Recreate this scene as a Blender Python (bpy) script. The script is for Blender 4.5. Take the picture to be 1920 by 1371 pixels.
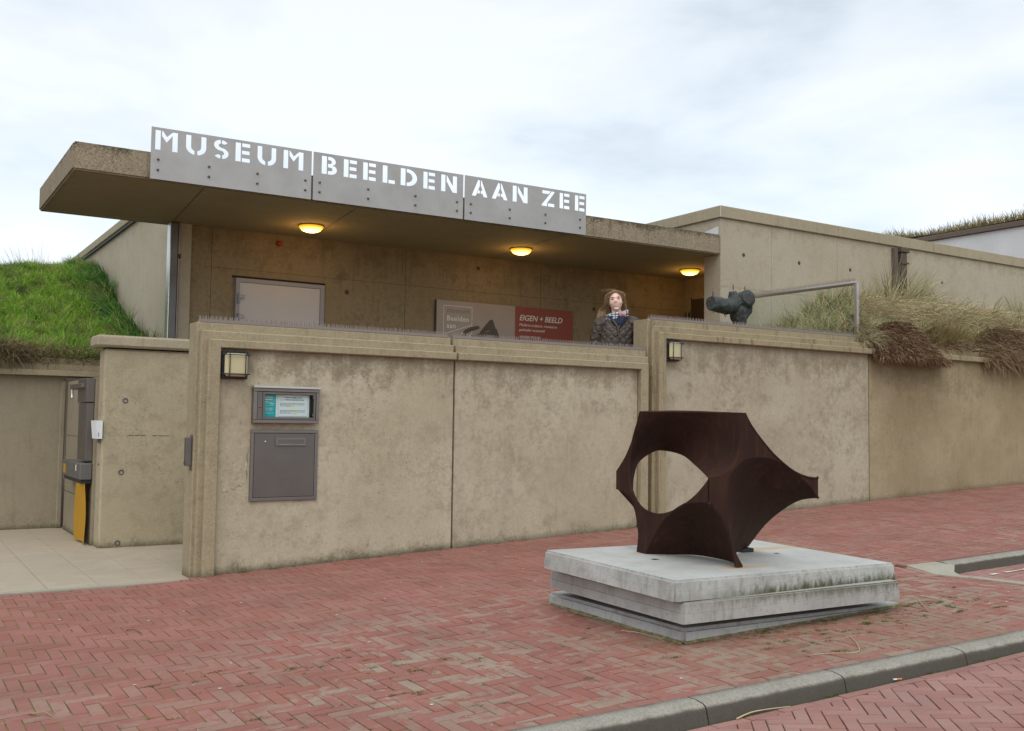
import bpy, bmesh, math, random
from math import sin, cos, pi, sqrt, radians, atan2
from mathutils import Vector, Matrix, noise as mnoise
from mathutils.geometry import tessellate_polygon
random.seed(7)
for o in list(bpy.data.objects):
    bpy.data.objects.remove(o)
S = bpy.context.scene
C = S.collection

# ------------------------------------------------------------------ camera
cam = bpy.data.cameras.new('camera')
cam.lens = 35.006; cam.sensor_width = 36; cam.clip_end = 3000
cam_o = bpy.data.objects.new('camera', cam); C.objects.link(cam_o)
cam_o.matrix_world = Matrix((
    (0.8434550682, -0.0422409414, -0.5355364141, 0.0),
    (-0.5370306638, -0.0412926939, -0.8425514700, 0.0),
    (0.0134764261, 0.9982537835, -0.0575132128, 1.6),
    (0, 0, 0, 1)))
S.camera = cam_o
S.render.engine = 'CYCLES'
S.view_settings.view_transform = 'Standard'
S.view_settings.look = 'None'
S.view_settings.gamma = 1
S.view_settings.exposure = 0.0

# ------------------------------------------------------------------ sky and sun (overcast)
SUN_EL, SUN_AZ = radians(52), radians(215)      # azimuth measured from +Y clockwise
w = bpy.data.worlds.new('World'); S.world = w; w.use_nodes = True
nt = w.node_tree; nt.nodes.clear()
out = nt.nodes.new('ShaderNodeOutputWorld')
sky = nt.nodes.new('ShaderNodeTexSky'); sky.sky_type = 'NISHITA'; sky.sun_disc = False
sky.sun_elevation = SUN_EL; sky.sun_rotation = SUN_AZ
bg1 = nt.nodes.new('ShaderNodeBackground'); bg1.inputs[1].default_value = 0.05
nt.links.new(sky.outputs[0], bg1.inputs[0])
tc = nt.nodes.new('ShaderNodeTexCoord')
mp = nt.nodes.new('ShaderNodeMapping'); mp.inputs['Scale'].default_value = (1.0, 1.0, 2.6)
mp.inputs['Location'].default_value = (0.35, 0.1, 0.4)
nt.links.new(tc.outputs['Generated'], mp.inputs[0])
nz = nt.nodes.new('ShaderNodeTexNoise'); nz.inputs['Scale'].default_value = 2.7
nz.inputs['Detail'].default_value = 7; nz.inputs['Roughness'].default_value = 0.52; nz.inputs['Distortion'].default_value = 0.25
nt.links.new(mp.outputs[0], nz.inputs['Vector'])
cr = nt.nodes.new('ShaderNodeValToRGB')
cr.color_ramp.elements[0].position = 0.38; cr.color_ramp.elements[0].color = (0.62, 0.68, 0.695, 1)
cr.color_ramp.elements[1].position = 0.60; cr.color_ramp.elements[1].color = (0.93, 0.94, 0.935, 1)
e = cr.color_ramp.elements.new(0.48); e.color = (0.79, 0.83, 0.84, 1)
nt.links.new(nz.outputs[0], cr.inputs[0])
bg2 = nt.nodes.new('ShaderNodeBackground'); bg2.inputs[1].default_value = 0.93
nt.links.new(cr.outputs[0], bg2.inputs[0])
add = nt.nodes.new('ShaderNodeAddShader')
nt.links.new(bg1.outputs[0], add.inputs[0]); nt.links.new(bg2.outputs[0], add.inputs[1])
nt.links.new(add.outputs[0], out.inputs[0])

sl = bpy.data.lights.new('sun', 'SUN'); sl.energy = 1.35; sl.angle = radians(50); sl.color = (1.0, 0.97, 0.92)
so = bpy.data.objects.new('sun', sl); C.objects.link(so)
sd = Vector((sin(SUN_AZ)*cos(SUN_EL), cos(SUN_AZ)*cos(SUN_EL), sin(SUN_EL)))
so.rotation_euler = sd.to_track_quat('Z', 'Y').to_euler()

# ------------------------------------------------------------------ material helpers
class M:
    """tiny node-graph writer around one Principled material"""
    def __init__(s, name, rough=0.8, metal=0.0, spec=None):
        s.m = bpy.data.materials.new(name); s.m.use_nodes = True
        s.t = s.m.node_tree; s.b = s.t.nodes['Principled BSDF']
        s.b.inputs['Roughness'].default_value = rough; s.b.inputs['Metallic'].default_value = metal
        if spec is not None: s.b.inputs['Specular IOR Level'].default_value = spec
        s.pos = s.n('NewGeometry').outputs['Position']
    def n(s, t): return s.t.nodes.new('ShaderNode'+t)
    def l(s, a, b):
        if isinstance(a, (int, float)): b.default_value = a
        elif isinstance(a, tuple): b.default_value = a if len(a) == 4 or len(b.default_value) == 3 else (*a, 1)
        else: s.t.links.new(a, b)
    def scale(s, v, k):
        n = s.n('Mapping'); s.l(v, n.inputs[0]); n.inputs['Scale'].default_value = k; return n.outputs[0]
    def noise(s, sc, det=4, rough=0.55, v=None, k=None, dist=0.0, off=None):
        v = s.pos if v is None else v
        if k or off:
            n0 = s.n('Mapping'); s.l(v, n0.inputs[0])
            if k: n0.inputs['Scale'].default_value = k
            if off: n0.inputs['Location'].default_value = off
            if k and max(k) > 5: n0.inputs['Rotation'].default_value = (0.13, 0.09, 0.55)
            v = n0.outputs[0]
        n = s.n('TexNoise'); s.l(v, n.inputs['Vector']); n.inputs['Scale'].default_value = sc
        n.inputs['Detail'].default_value = det; n.inputs['Roughness'].default_value = rough
        n.inputs['Distortion'].default_value = dist
        return n.outputs[0]
    def voro(s, sc, v=None, out='Distance', k=None):
        v = s.pos if v is None else v
        if k: v = s.scale(v, k)
        n = s.n('TexVoronoi'); s.l(v, n.inputs['Vector']); n.inputs['Scale'].default_value = sc
        return n.outputs[out]
    def mr(s, v, a, b, c=0.0, d=1.0, smooth=False):
        n = s.n('MapRange'); s.l(v, n.inputs[0]); n.inputs[1].default_value = a; n.inputs[2].default_value = b
        n.inputs[3].default_value = c; n.inputs[4].default_value = d
        if smooth: n.interpolation_type = 'SMOOTHSTEP'
        return n.outputs[0]
    def math(s, op, a, b=0.0):
        n = s.n('Math'); n.operation = op; s.l(a, n.inputs[0]); s.l(b, n.inputs[1]); return n.outputs[0]
    def mul(s, a, b): return s.math('MULTIPLY', a, b)
    def mix(s, f, a, b, blend='MIX'):
        n = s.n('Mix'); n.data_type = 'RGBA'; n.blend_type = blend
        s.l(f, n.inputs[0]); s.l(a, n.inputs[6]); s.l(b, n.inputs[7]); return n.outputs[2]
    def ramp(s, f, *st):
        n = s.n('ValToRGB'); s.l(f, n.inputs[0]); r = n.color_ramp
        while len(r.elements) < len(st): r.elements.new(0.5)
        for e, (p, c) in zip(r.elements, st): e.position = p; e.color = (*c, 1)
        return n.outputs[0]
    def xyz(s, v=None):
        n = s.n('SeparateXYZ'); s.l(s.pos if v is None else v, n.inputs[0]); return n.outputs
    def col(s, c): s.l(c, s.b.inputs['Base Color']); return s
    def rough(s, c): s.l(c, s.b.inputs['Roughness']); return s
    def bump(s, h, st=0.3, d=0.01):
        n = s.n('Bump'); s.l(h, n.inputs['Height']); n.inputs['Strength'].default_value = st
        n.inputs['Distance'].default_value = d; s.l(n.outputs[0], s.b.inputs['Normal']); return s

def plain(name, c, rough=0.6, metal=0.0, var=0.12, sc=30, bump=0.0):
    m = M(name, rough, metal); n = m.noise(sc, 5)
    c = tuple(c)
    m.col(m.mix(n, tuple(x*(1-var) for x in c), tuple(min(1, x*(1+var)) for x in c)))
    if bump: m.bump(n, bump, 0.004)
    return m.m

GZ0, GZK = 0.303, 0.0432           # the street climbs to the right: z = GZ0 + GZK * x

def concrete(name, base, dark, top=None, topd=0.6, topk=0.8, mottle=0.55, pit=0.5, moss=0.0, streak=0.3,
             fleck=0.0, board=0.0, off=(0, 0, 0), light=None, rough=0.9, blotch=0.5, ground=None):
    m = M(name, rough, spec=0.25)
    X, Y, Z = m.xyz()
    big = m.noise(0.9, 6, 0.6, off=off)
    mid = m.noise(5.0, 8, 0.68, off=off)
    fine = m.noise(38, 6, 0.7, off=off)
    st = m.noise(1.0, 7, 0.7, k=(13, 13, 1.3), off=off, dist=0.6)
    lt = light or tuple(min(1, x*1.16) for x in base)
    c = m.mix(m.mr(big, 0.35, 0.66), base, lt)
    f = m.mul(m.mr(mid, 0.47, 0.72, 0, 1, True), mottle)
    f = m.mul(f, m.mr(big, 0.3, 0.62, 0.35, 1.0))
    c = m.mix(m.mul(f, 0.72), c, dark)
    c = m.mix(m.mul(m.mr(fine, 0.35, 0.75), 0.38), c, tuple(x*0.72 for x in base))
    med = m.noise(17, 7, 0.72, off=(off[1]+2, off[0], 1)); zone = m.mr(m.noise(1.1, 5, 0.6, off=(off[0], 9, 2)), 0.40, 0.62, 0.15, 1)
    c = m.mix(m.mul(m.mul(m.mr(med, 0.51, 0.62), zone), 0.50*mottle), c, dark)
    c = m.mix(m.mul(m.mul(m.mr(med, 0.46, 0.38), zone), 0.35*mottle), c, tuple(min(1, x*1.12) for x in lt))
    c = m.mix(m.mul(m.mr(st, 0.52, 0.74, 0, 1, True), streak), c, dark)
    if board:
        bd = m.noise(1.0, 3, 0.5, k=(3.0, 3.0, 26), off=off)
        c = m.mix(m.mul(m.mr(bd, 0.5, 0.7), board), c, dark)
    if top is not None:
        g = m.mr(Z, top-topd, top, 0, 1)
        g2 = m.math('ADD', g, m.mr(st, 0.3, 0.7, -0.22, 0.2))
        g3 = m.math('ADD', g2, m.mr(mid, 0.3, 0.7, -0.45, 0.45))
        g3 = m.math('ADD', g3, m.mr(fine, 0.3, 0.7, -0.25, 0.25))
        c = m.mix(m.mul(m.mr(g3, 0.35, 1.0, 0, 1, True), topk), c, tuple(x*0.9 for x in dark))
    sp = m.noise(55, 5, 0.75, off=(off[2], off[1], 6)); spz = m.mr(m.noise(0.8, 4, 0.6, off=(off[1], 2, 7)), 0.4, 0.6, 0.1, 1)
    c = m.mix(m.mul(m.mul(m.mr(sp, 0.56, 0.64), spz), 0.55*mottle), c, dark)
    if pit:
        p1 = m.noise(75, 3, 0.6, off=off)
        area = m.mr(m.noise(1.6, 4, 0.6, off=(off[0]+5, 3, 1)), 0.42, 0.62)
        p = m.mul(m.mul(m.mr(p1, 0.63, 0.68), area), pit)
        c = m.mix(p, c, tuple(x*0.3 for x in dark))
        vd = m.voro(8.5, out='Distance')
        c = m.mix(m.mul(m.mr(vd, 0.03, 0.06, 0.6, 0.0), pit), c, tuple(x*0.25 for x in dark))
    if fleck:
        fl = m.voro(120, out='Color'); r, g_, b_ = m.xyz(fl)
        c = m.mix(m.mul(m.mr(r, 0.80, 0.84), fleck), c, (0.52, 0.47, 0.36))
        c = m.mix(m.mul(m.mr(g_, 0.80, 0.86), fleck), c, tuple(x*0.35 for x in dark))
    if moss:
        gz = m.math('ADD', m.mul(X, GZK), GZ0) if ground is None else ground
        h = m.math('SUBTRACT', Z, gz)
        g = m.mr(h, 0.0, 0.18, 1.0, 0.0)
        g = m.math('ADD', g, m.mr(mid, 0.35, 0.65, -0.6, 0.15))
        g = m.mul(g, m.mr(fine, 0.4, 0.6, 0.4, 1))
        c = m.mix(m.mul(m.mr(g, 0.15, 1.0, 0, 0.8, True), moss), c, (0.14, 0.12, 0.055))
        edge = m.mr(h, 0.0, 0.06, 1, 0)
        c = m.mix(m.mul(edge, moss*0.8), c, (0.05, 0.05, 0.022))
    m.col(c)
    hh = m.math('ADD', m.mul(fine, 0.6), m.mul(m.noise(160, 3, 0.6), 0.4))
    if fleck: hh = m.math('ADD', hh, m.mul(m.voro(75), 0.5*fleck))
    m.bump(hh, 0.45, 0.006)
    return m.m

BEI, DRK = (0.415, 0.35, 0.245), (0.175, 0.13, 0.078)
mat = {}
mat['panel_a'] = concrete('weathered_concrete_panel', BEI, DRK, top=2.16, topd=0.42, topk=0.5, mottle=0.62, pit=0.85, moss=0.85, streak=.15, light=(0.545, 0.49, 0.365))
mat['panel_b'] = concrete('stained_concrete_panel', (0.40, 0.34, 0.24), DRK, top=2.14, topd=0.5, topk=0.42, mottle=0.6, pit=0.45, moss=0.7, streak=0.22, off=(3, 1, 2), light=(0.525, 0.47, 0.35))
mat['panel_c'] = concrete('mottled_concrete_panel', (0.385, 0.325, 0.235), DRK, top=2.5, topd=0.7, topk=0.4, mottle=0.75, pit=0.4, moss=0.6, streak=0.12, off=(7, 1, 5), light=(0.50, 0.44, 0.335))
mat['panel_d'] = concrete('brown_washed_concrete_panel', (0.31, 0.235, 0.14), (0.20, 0.145, 0.08), top=2.5, topd=0.9, topk=0.35, mottle=0.5, pit=0.2, moss=0.5, streak=0.3, off=(1, 8, 5), light=(0.42, 0.345, 0.225))
mat['frame'] = concrete('exposed_aggregate_frame', (0.345, 0.285, 0.185), (0.165, 0.125, 0.07), mottle=0.55, pit=0.3, moss=0.6, streak=0.4, fleck=0.16)
mat['frame_dirty'] = concrete('black_streaked_frame', (0.325, 0.265, 0.165), (0.085, 0.065, 0.038), mottle=0.5, pit=0.2, streak=0.9, fleck=0.12, off=(2, 2, 2))
mat['canopy'] = concrete('gritty_canopy_concrete', (0.29, 0.235, 0.16), (0.095, 0.075, 0.045), top=4.16, topd=0.16, topk=0.9, mottle=0.6, pit=0.5, streak=0.5, fleck=0.38)
mat['soffit'] = concrete('smooth_soffit_concrete', (0.28, 0.235, 0.15), (0.19, 0.155, 0.095), mottle=0.5, pit=0.0, streak=0.0)
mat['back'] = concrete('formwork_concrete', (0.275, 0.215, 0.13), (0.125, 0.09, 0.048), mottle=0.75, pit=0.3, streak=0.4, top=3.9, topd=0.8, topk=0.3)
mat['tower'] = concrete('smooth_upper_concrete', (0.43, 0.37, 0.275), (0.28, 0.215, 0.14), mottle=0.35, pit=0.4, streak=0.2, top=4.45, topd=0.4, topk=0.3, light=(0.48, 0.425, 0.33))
mat['coping'] = concrete('coping_concrete', (0.375, 0.32, 0.225), (0.20, 0.16, 0.10), mottle=0.35, pit=0.15, streak=0.45, fleck=0.15, board=0.1)
mat['pier'] = concrete('sandy_pier_concrete', (0.41, 0.345, 0.235), (0.20, 0.155, 0.095), mottle=0.65, pit=0.7, moss=0.8, streak=0.15, off=(4, 4, 1), light=(0.46, 0.39, 0.265), ground=0.38)
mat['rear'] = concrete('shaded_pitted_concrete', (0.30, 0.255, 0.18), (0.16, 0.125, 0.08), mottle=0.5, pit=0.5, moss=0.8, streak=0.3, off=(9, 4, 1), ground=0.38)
mat['white_wall'] = concrete('whitewashed_wall', (0.62, 0.63, 0.63), (0.45, 0.45, 0.44), mottle=0.2, pit=0, streak=0.1)
mat['dark_coping'] = concrete('dark_coping', (0.14, 0.115, 0.09), (0.07, 0.055, 0.04), mottle=0.4, pit=0, streak=0.2)
mat['joint'] = plain('dark_joint', (0.02, 0.018, 0.014), 0.95)

def slab_mat(name, mossy, base=(0.50, 0.50, 0.48), z0=0.7):
    m = M(name, 0.85, spec=0.3); X, Y, Z = m.xyz()
    mid = m.noise(7, 8, 0.68); big = m.noise(1.7, 5); st = m.noise(1, 6, 0.75, k=(17, 17, 2.5), dist=.8)
    nrm = m.n('NewGeometry').outputs['Normal']; NX, NY, NZ = m.xyz(nrm)
    side = m.mr(NZ, 0.3, 0.7, 1, 0)
    c = m.mix(m.mr(big, 0.35, 0.65), tuple(x*0.86 for x in base), tuple(x*1.05 for x in base))
    c = m.mix(m.mul(m.mr(mid, 0.45, 0.75), 0.45), c, (0.30, 0.29, 0.27))
    c = m.mix(m.mul(m.mul(m.mr(st, 0.50, 0.74, 0, 1, True), side), 0.6), c, (0.16, 0.13, 0.09))
    c = m.mix(m.mul(m.mul(m.mr(m.noise(11, 6, .7, off=(3, 3, 3)), 0.48, 0.68), side), 0.55), c, (0.24, 0.23, 0.21))
    c = m.mix(m.mul(m.mr(m.noise(75, 3), 0.66, 0.70), 0.7), c, (0.1, 0.1, 0.095))
    vd = m.voro(16); c = m.mix(m.mul(m.mr(vd, 0.035, 0.07, 0.7, 0), side), c, (0.09, 0.09, 0.09))
    # growth near the joint between the two upper slabs, on the street side only
    if mossy:
        d = m.math('ABSOLUTE', m.math('SUBTRACT', Z, z0))
        g = m.mr(d, 0.0, 0.09, 1.0, 0.0)
        g = m.math('ADD', g, m.mr(m.noise(1, 6, 0.75, k=(34, 34, 9)), 0.3, 0.7, -0.45, 0.3))
        fr = m.mul(m.mr(NY, -0.6, -0.9, 0, 1), m.mr(X, 3.7, 4.2, 0.25, 1))
        c = m.mix(m.mul(m.mr(g, 0.2, 1.0, 0, .95, True), m.mul(fr, mossy)), c, (0.062, 0.062, 0.018))
    if mossy > 0.9:
        # rust run-off below the feet of the steel piece
        for (fx, fy, sx, sy) in ((4.20, 4.13, 0.20, 0.045), (4.95, 4.68, 0.33, 0.05), (4.02, 4.8, 0.07, 0.03)):
            dx = m.mul(m.math('SUBTRACT', X, fx), 1/sx); dy = m.mul(m.math('SUBTRACT', Y, fy), 1/sy)
            r = m.math('SQRT', m.math('ADD', m.mul(dx, dx), m.mul(dy, dy)))
            r = m.math('ADD', r, m.mr(mid, 0.3, 0.7, -0.6, 0.6))
            top_ = m.mr(NZ, 0.8, 0.95, 0, 0.75)
            c = m.mix(m.mul(m.mr(r, 0.0, 1.7, .9, 0, True), top_), c, (0.50, 0.29, 0.08))
    m.col(c); m.bump(m.noise(120, 4), 0.35, 0.003)
    return m.m
mat['slab1'] = slab_mat('mossy_grey_slab', 1.0, (0.50, 0.505, 0.475), 0.685)
mat['slab2'] = slab_mat('grey_slab', 0.75, (0.42, 0.41, 0.385), 0.685)
mat['slab3'] = slab_mat('clean_grey_slab', 0.0, (0.47, 0.47, 0.45))

def brick_mat(name, cols, wear, wcol=(0.36, 0.315, 0.27), moss=0.4):
    m = M(name, 0.82, spec=0.3)
    g = m.n('NewGeometry'); oi = m.n('ObjectInfo')
    h = m.math('FRACT', m.math('ADD', m.mul(g.outputs['Random Per Island'], 7.31), m.mul(oi.outputs['Random'], 3.77)))
    h2 = m.math('FRACT', m.mul(h, 17.13))
    c = m.ramp(h, *cols)
    X, Y, Z = m.xyz()
    n = m.noise(16, 7, 0.65, k=(1, 1, 1)); big = m.noise(0.55, 4, 0.6)
    fine = m.noise(90, 4, 0.7)
    zone = m.math('ADD', m.mr(Y, 6.0, 4.4, 0.15, 1.25), m.mr(X, 4.5, 6.5, 0, .45))
    zone = m.mul(zone, m.mr(X, 0.8, 2.6, .55, 1.0))
    patch = m.mul(m.mr(big, 0.36, 0.60, .25, 1), zone)
    f = m.math('ADD', m.mr(n, 0.3, 0.7, -0.45, 0.55), m.mr(h2, 0, 1, -0.30, 0.55))
    f = m.mul(m.mr(f, 0.08, 0.55, 0, 1, True), m.math('ADD', m.mul(patch, 0.92), 0.06))
    c = m.mix(m.mul(f, wear), c, wcol)
    c = m.mix(m.mul(m.mr(fine, 0.4, 0.75), 0.3), c, tuple(x*0.62 for x in cols[0][1]))
    c = m.mix(m.mr(m.noise(2.4, 4), 0.4, 0.7, 0, 0.30), c, (0.13, 0.065, 0.05))
    c = m.mix(m.mul(m.mr(m.noise(1.1, 5, .65, off=(8, 1, 0)), .50, .66), m.mr(n, .4, .6, .15, .6)), c, (0.20, 0.085, 0.065))
    if moss:
        # greenish tan film: around the plinth, along the kerb and in the middle foreground
        dx = m.mul(m.math('SUBTRACT', X, 4.6), .55); dy = m.math('SUBTRACT', Y, 3.75)
        near = m.mr(m.math('SQRT', m.math('ADD', m.mul(dx, dx), m.mul(dy, dy))), .15, .95, 1, .12)
        mg = m.mul(m.mr(m.noise(1.7, 6, 0.65, off=(4, 2, 0)), 0.36, 0.56), m.mr(n, 0.42, 0.60, 0.1, 1))
        mg = m.mul(mg, m.math('MULTIPLY', near, .85))
        c = m.mix(mg, c, (0.26, 0.235, 0.14))
    m.col(c); m.bump(m.math('ADD', m.mul(fine, 0.6), m.mul(n, 0.6)), 0.4, 0.003)
    return m.m
mat['brick'] = brick_mat('worn_red_brick', ((0.0, (0.295, 0.112, 0.085)), (0.35, (0.325, 0.13, 0.102)), (0.7, (0.33, 0.145, 0.118)), (1.0, (0.285, 0.118, 0.092))), 0.95, (0.34, 0.275, 0.215))
mat['road_brick'] = brick_mat('pink_road_brick', ((0.0, (0.34, 0.165, 0.14)), (0.5, (0.38, 0.205, 0.175)), (1.0, (0.32, 0.155, 0.13))), 0.25, (0.36, 0.27, 0.23), 0.0)
def joint_mat(name, k):
    m = M(name, 0.95)
    n = m.noise(22, 5, 0.7); b = m.noise(0.9, 5, 0.6, off=(4, 2, 0)); hi = m.noise(9, 3)
    c = m.mix(m.mr(n, 0.4, 0.65), (0.07, 0.056, 0.04), (0.17, 0.14, 0.09))
    gr = m.mul(m.mr(hi, 0.36, 0.50), m.mr(b, 0.34, 0.50, 0.35, 1))
    c = m.mix(m.mul(gr, k), c, (0.22, 0.24, 0.04))
    m.col(c); m.bump(n, 0.5, 0.004); return m.m
mat['joints'] = joint_mat('sandy_joint_with_moss', 0.9)
mat['road_joints'] = joint_mat('dark_sand_joint', 0.12)

def far_pave():
    m = M('distant_brick_paving', 0.85)
    n = m.noise(18, 6, 0.7); b = m.noise(0.5, 4)
    c = m.mix(m.mr(n, 0.35, 0.65), (0.29, 0.11, 0.085), (0.36, 0.19, 0.155))
    m.col(m.mix(m.mul(b, 0.5), c, (0.3, 0.24, 0.2))); return m.m
mat['far'] = far_pave()

def kerb_mat():
    m = M('grey_kerb_concrete', 0.9, spec=0.25)
    n = m.noise(9, 7, 0.65); f = m.noise(75, 5, 0.8)
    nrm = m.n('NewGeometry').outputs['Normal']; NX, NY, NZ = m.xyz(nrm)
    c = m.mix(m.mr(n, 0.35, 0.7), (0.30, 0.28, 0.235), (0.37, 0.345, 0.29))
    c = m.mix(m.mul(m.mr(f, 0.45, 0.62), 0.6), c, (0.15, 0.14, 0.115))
    # upright face coloured darker than the top, keyed to the surface normal
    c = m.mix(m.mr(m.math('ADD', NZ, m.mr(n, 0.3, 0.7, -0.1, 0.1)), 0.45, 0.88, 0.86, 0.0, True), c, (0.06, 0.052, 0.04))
    m.col(c); m.bump(f, 0.5, 0.003); return m.m
mat['kerb'] = kerb_mat()
def tile_mat():
    m = M('beige_stone_tile', 0.6)
    n = m.noise(2.2, 8, 0.7, k=(1, 1.6, 1), dist=1.2); h = m.n('ObjectInfo').outputs['Random']
    c = m.mix(m.mr(n, 0.35, 0.65), (0.40, 0.335, 0.25), (0.47, 0.40, 0.305))
    c = m.mix(m.mul(h, 0.25), c, (0.38, 0.33, 0.25))
    c = m.mix(m.mul(m.mr(m.noise(30, 5), 0.5, 0.7), 0.2), c, (0.3, 0.25, 0.18))
    m.col(c); return m.m
mat['tile'] = tile_mat()

def metal(name, c, rough=0.38, var=0.15, k=(1, 1, 30), rust=0.0, metal_=0.85):
    m = M(name, rough, metal_)
    n = m.noise(4, 5, 0.6, k=k); b = m.noise(3, 5, 0.6)
    cc = m.mix(n, tuple(x*(1-var) for x in c), tuple(x*(1+var) for x in c))
    cc = m.mix(m.mr(b, 0.4, 0.7, 0, 0.35), cc, tuple(x*0.7 for x in c))
    if rust:
        st = m.noise(1, 4, 0.6, k=(30, 30, 2))
        cc = m.mix(m.mul(m.mr(st, 0.58, 0.75), rust), cc, (0.32, 0.22, 0.14))
    m.col(cc); m.rough(m.mr(b, 0.3, 0.7, rough*0.8, rough*1.3)); return m.m
mat['steel'] = metal('brushed_stainless', (0.20, 0.178, 0.165), 0.45, 0.2, (1.2, 1, 1.2))
mat['steel_frame'] = metal('stainless_frame', (0.26, 0.232, 0.215), 0.4)
mat['steel_light'] = metal('bright_aluminium', (0.62, 0.61, 0.59), 0.3)
mat['rail'] = metal('satin_rail_steel', (0.46, 0.44, 0.42), 0.38)
mat['sign'] = metal('dull_grey_sign_steel', (0.42, 0.412, 0.40), 0.5, 0.07, (1, 1, 1), 0.12, 0.35)
mat['bolt'] = metal('bolt_steel', (0.16, 0.15, 0.15), 0.35)
mat['spike'] = plain('brown_grey_plastic_spikes', (0.235, 0.195, 0.17), 0.6)
mat['black'] = plain('black_paint', (0.014, 0.014, 0.017), 0.45)
mat['cage'] = plain('dark_blue_grey_paint', (0.03, 0.034, 0.045), 0.45)
mat['cream'] = plain('cream_opal_glass', (0.52, 0.465, 0.27), 0.3, var=0.05, sc=4)
mat['white'] = plain('white_plastic', (0.7, 0.71, 0.72), 0.4)
mat['door'] = plain('grey_white_door_paint', (0.52, 0.50, 0.495), 0.5, var=0.05, sc=3)
mat['door_frame'] = plain('door_frame_grey', (0.30, 0.295, 0.30), 0.5, var=0.06)
mat['dark_door'] = plain('dark_brown_door', (0.05, 0.035, 0.022), 0.5)
mat['zinc'] = metal('weathered_zinc', (0.17, 0.165, 0.16), 0.5, metal_=0.5)
mat['red'] = plain('red_beacon', (0.35, 0.03, 0.015), 0.4)
mat['yellow'] = plain('yellow_fabric', (0.48, 0.25, 0.012), 0.75, var=0.1, sc=5)
mat['teal'] = plain('teal_print', (0.0, 0.36, 0.42), 0.5, var=0.03)
mat['paper'] = plain('white_paper', (0.72, 0.74, 0.80), 0.7, var=0.03)
mat['ink'] = plain('dark_ink', (0.12, 0.13, 0.17), 0.7)
mat['hilite'] = plain('yellow_marker', (0.75, 0.70, 0.08), 0.7)
mat['print_white'] = plain('white_print', (0.75, 0.75, 0.73), 0.6, var=0.02)
mat['poster_grey'] = plain('grey_taupe_print', (0.36, 0.31, 0.28), 0.6, var=0.12, sc=3)
mat['poster_red'] = plain('brick_red_print', (0.27, 0.065, 0.042), 0.6, var=0.04)
mat['poster_dark'] = plain('dark_bronze_print', (0.085, 0.07, 0.055), 0.6, var=0.4, sc=9)
mat['poster_mid'] = plain('blue_grey_print', (0.20, 0.19, 0.175), 0.6, var=0.3, sc=9)
mat['line'] = plain('worn_white_road_paint', (0.6, 0.58, 0.53), 0.8, var=0.2)
mat['soil'] = plain('dark_soil', (0.06, 0.045, 0.03), 0.95, var=0.4, sc=12, bump=0.5)
mat['bank'] = plain('turf_soil', (0.06, 0.08, 0.022), 0.95, var=0.5, sc=6, bump=0.5)
mat['sand'] = plain('dune_sand', (0.21, 0.175, 0.11), 0.95, var=0.3, sc=8)
mat['strip'] = concrete('old_flush_concrete', (0.34, 0.325, 0.26), (0.2, 0.19, 0.13), mottle=0.4, pit=0, streak=0)

def glass_mat():
    m = M('balustrade_glass', 0.05); t = m.t
    tr = m.n('BsdfTransparent'); tr.inputs[0].default_value = (0.93, 0.965, 0.945, 1)
    gl = m.n('BsdfGlossy'); gl.inputs['Roughness'].default_value = 0.03; gl.inputs[0].default_value = (0.9, 0.95, 0.92, 1)
    lw = m.n('LayerWeight'); lw.inputs[0].default_value = 0.5
    mx = m.n('MixShader'); m.l(m.mul(m.math('POWER', lw.outputs['Facing'], 4.0), 0.6), m.n('Math').inputs[0]); m.l(m.math('ADD', m.mul(m.math('POWER', lw.outputs['Facing'], 6.0), 0.4), 0.002), mx.inputs[0])
    m.l(tr.outputs[0], mx.inputs[1]); m.l(gl.outputs[0], mx.inputs[2])
    m.l(mx.outputs[0], t.nodes['Material Output'].inputs[0]); return m.m
mat['glass'] = glass_mat()

def corten():
    m = M('dark_corten_steel', 0.75, 0.0, spec=0.15)
    n = m.noise(5, 6, 0.65, k=(1, 1, 0.6)); f = m.noise(110, 4, 0.7); st = m.noise(1, 4, 0.6, k=(30, 30, 2.5))
    c = m.mix(m.mr(n, 0.35, 0.7), (0.032, 0.0145, 0.0105), (0.052, 0.022, 0.0145))
    c = m.mix(m.mul(m.mr(f, 0.45, 0.65), 0.5), c, (0.026, 0.013, 0.011))
    c = m.mix(m.mul(m.mr(st, 0.5, 0.7), 0.4), c, (0.085, 0.036, 0.020))
    m.col(c); m.bump(f, 0.25, 0.002); return m.m
mat['corten'] = corten()
def bronze():
    m = M('green_black_bronze', 0.5, 0.3)
    n = m.noise(9, 6, 0.7); f = m.noise(40, 5, 0.7)
    c = m.mix(m.mr(n, 0.45, 0.62), (0.045, 0.042, 0.042), (0.05, 0.085, 0.07))
    c = m.mix(m.mr(f, 0.5, 0.7, 0, 0.5), c, (0.11, 0.11, 0.11)); m.col(c); m.bump(f, 0.8, 0.01); return m.m
mat['bronze'] = bronze()

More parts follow.
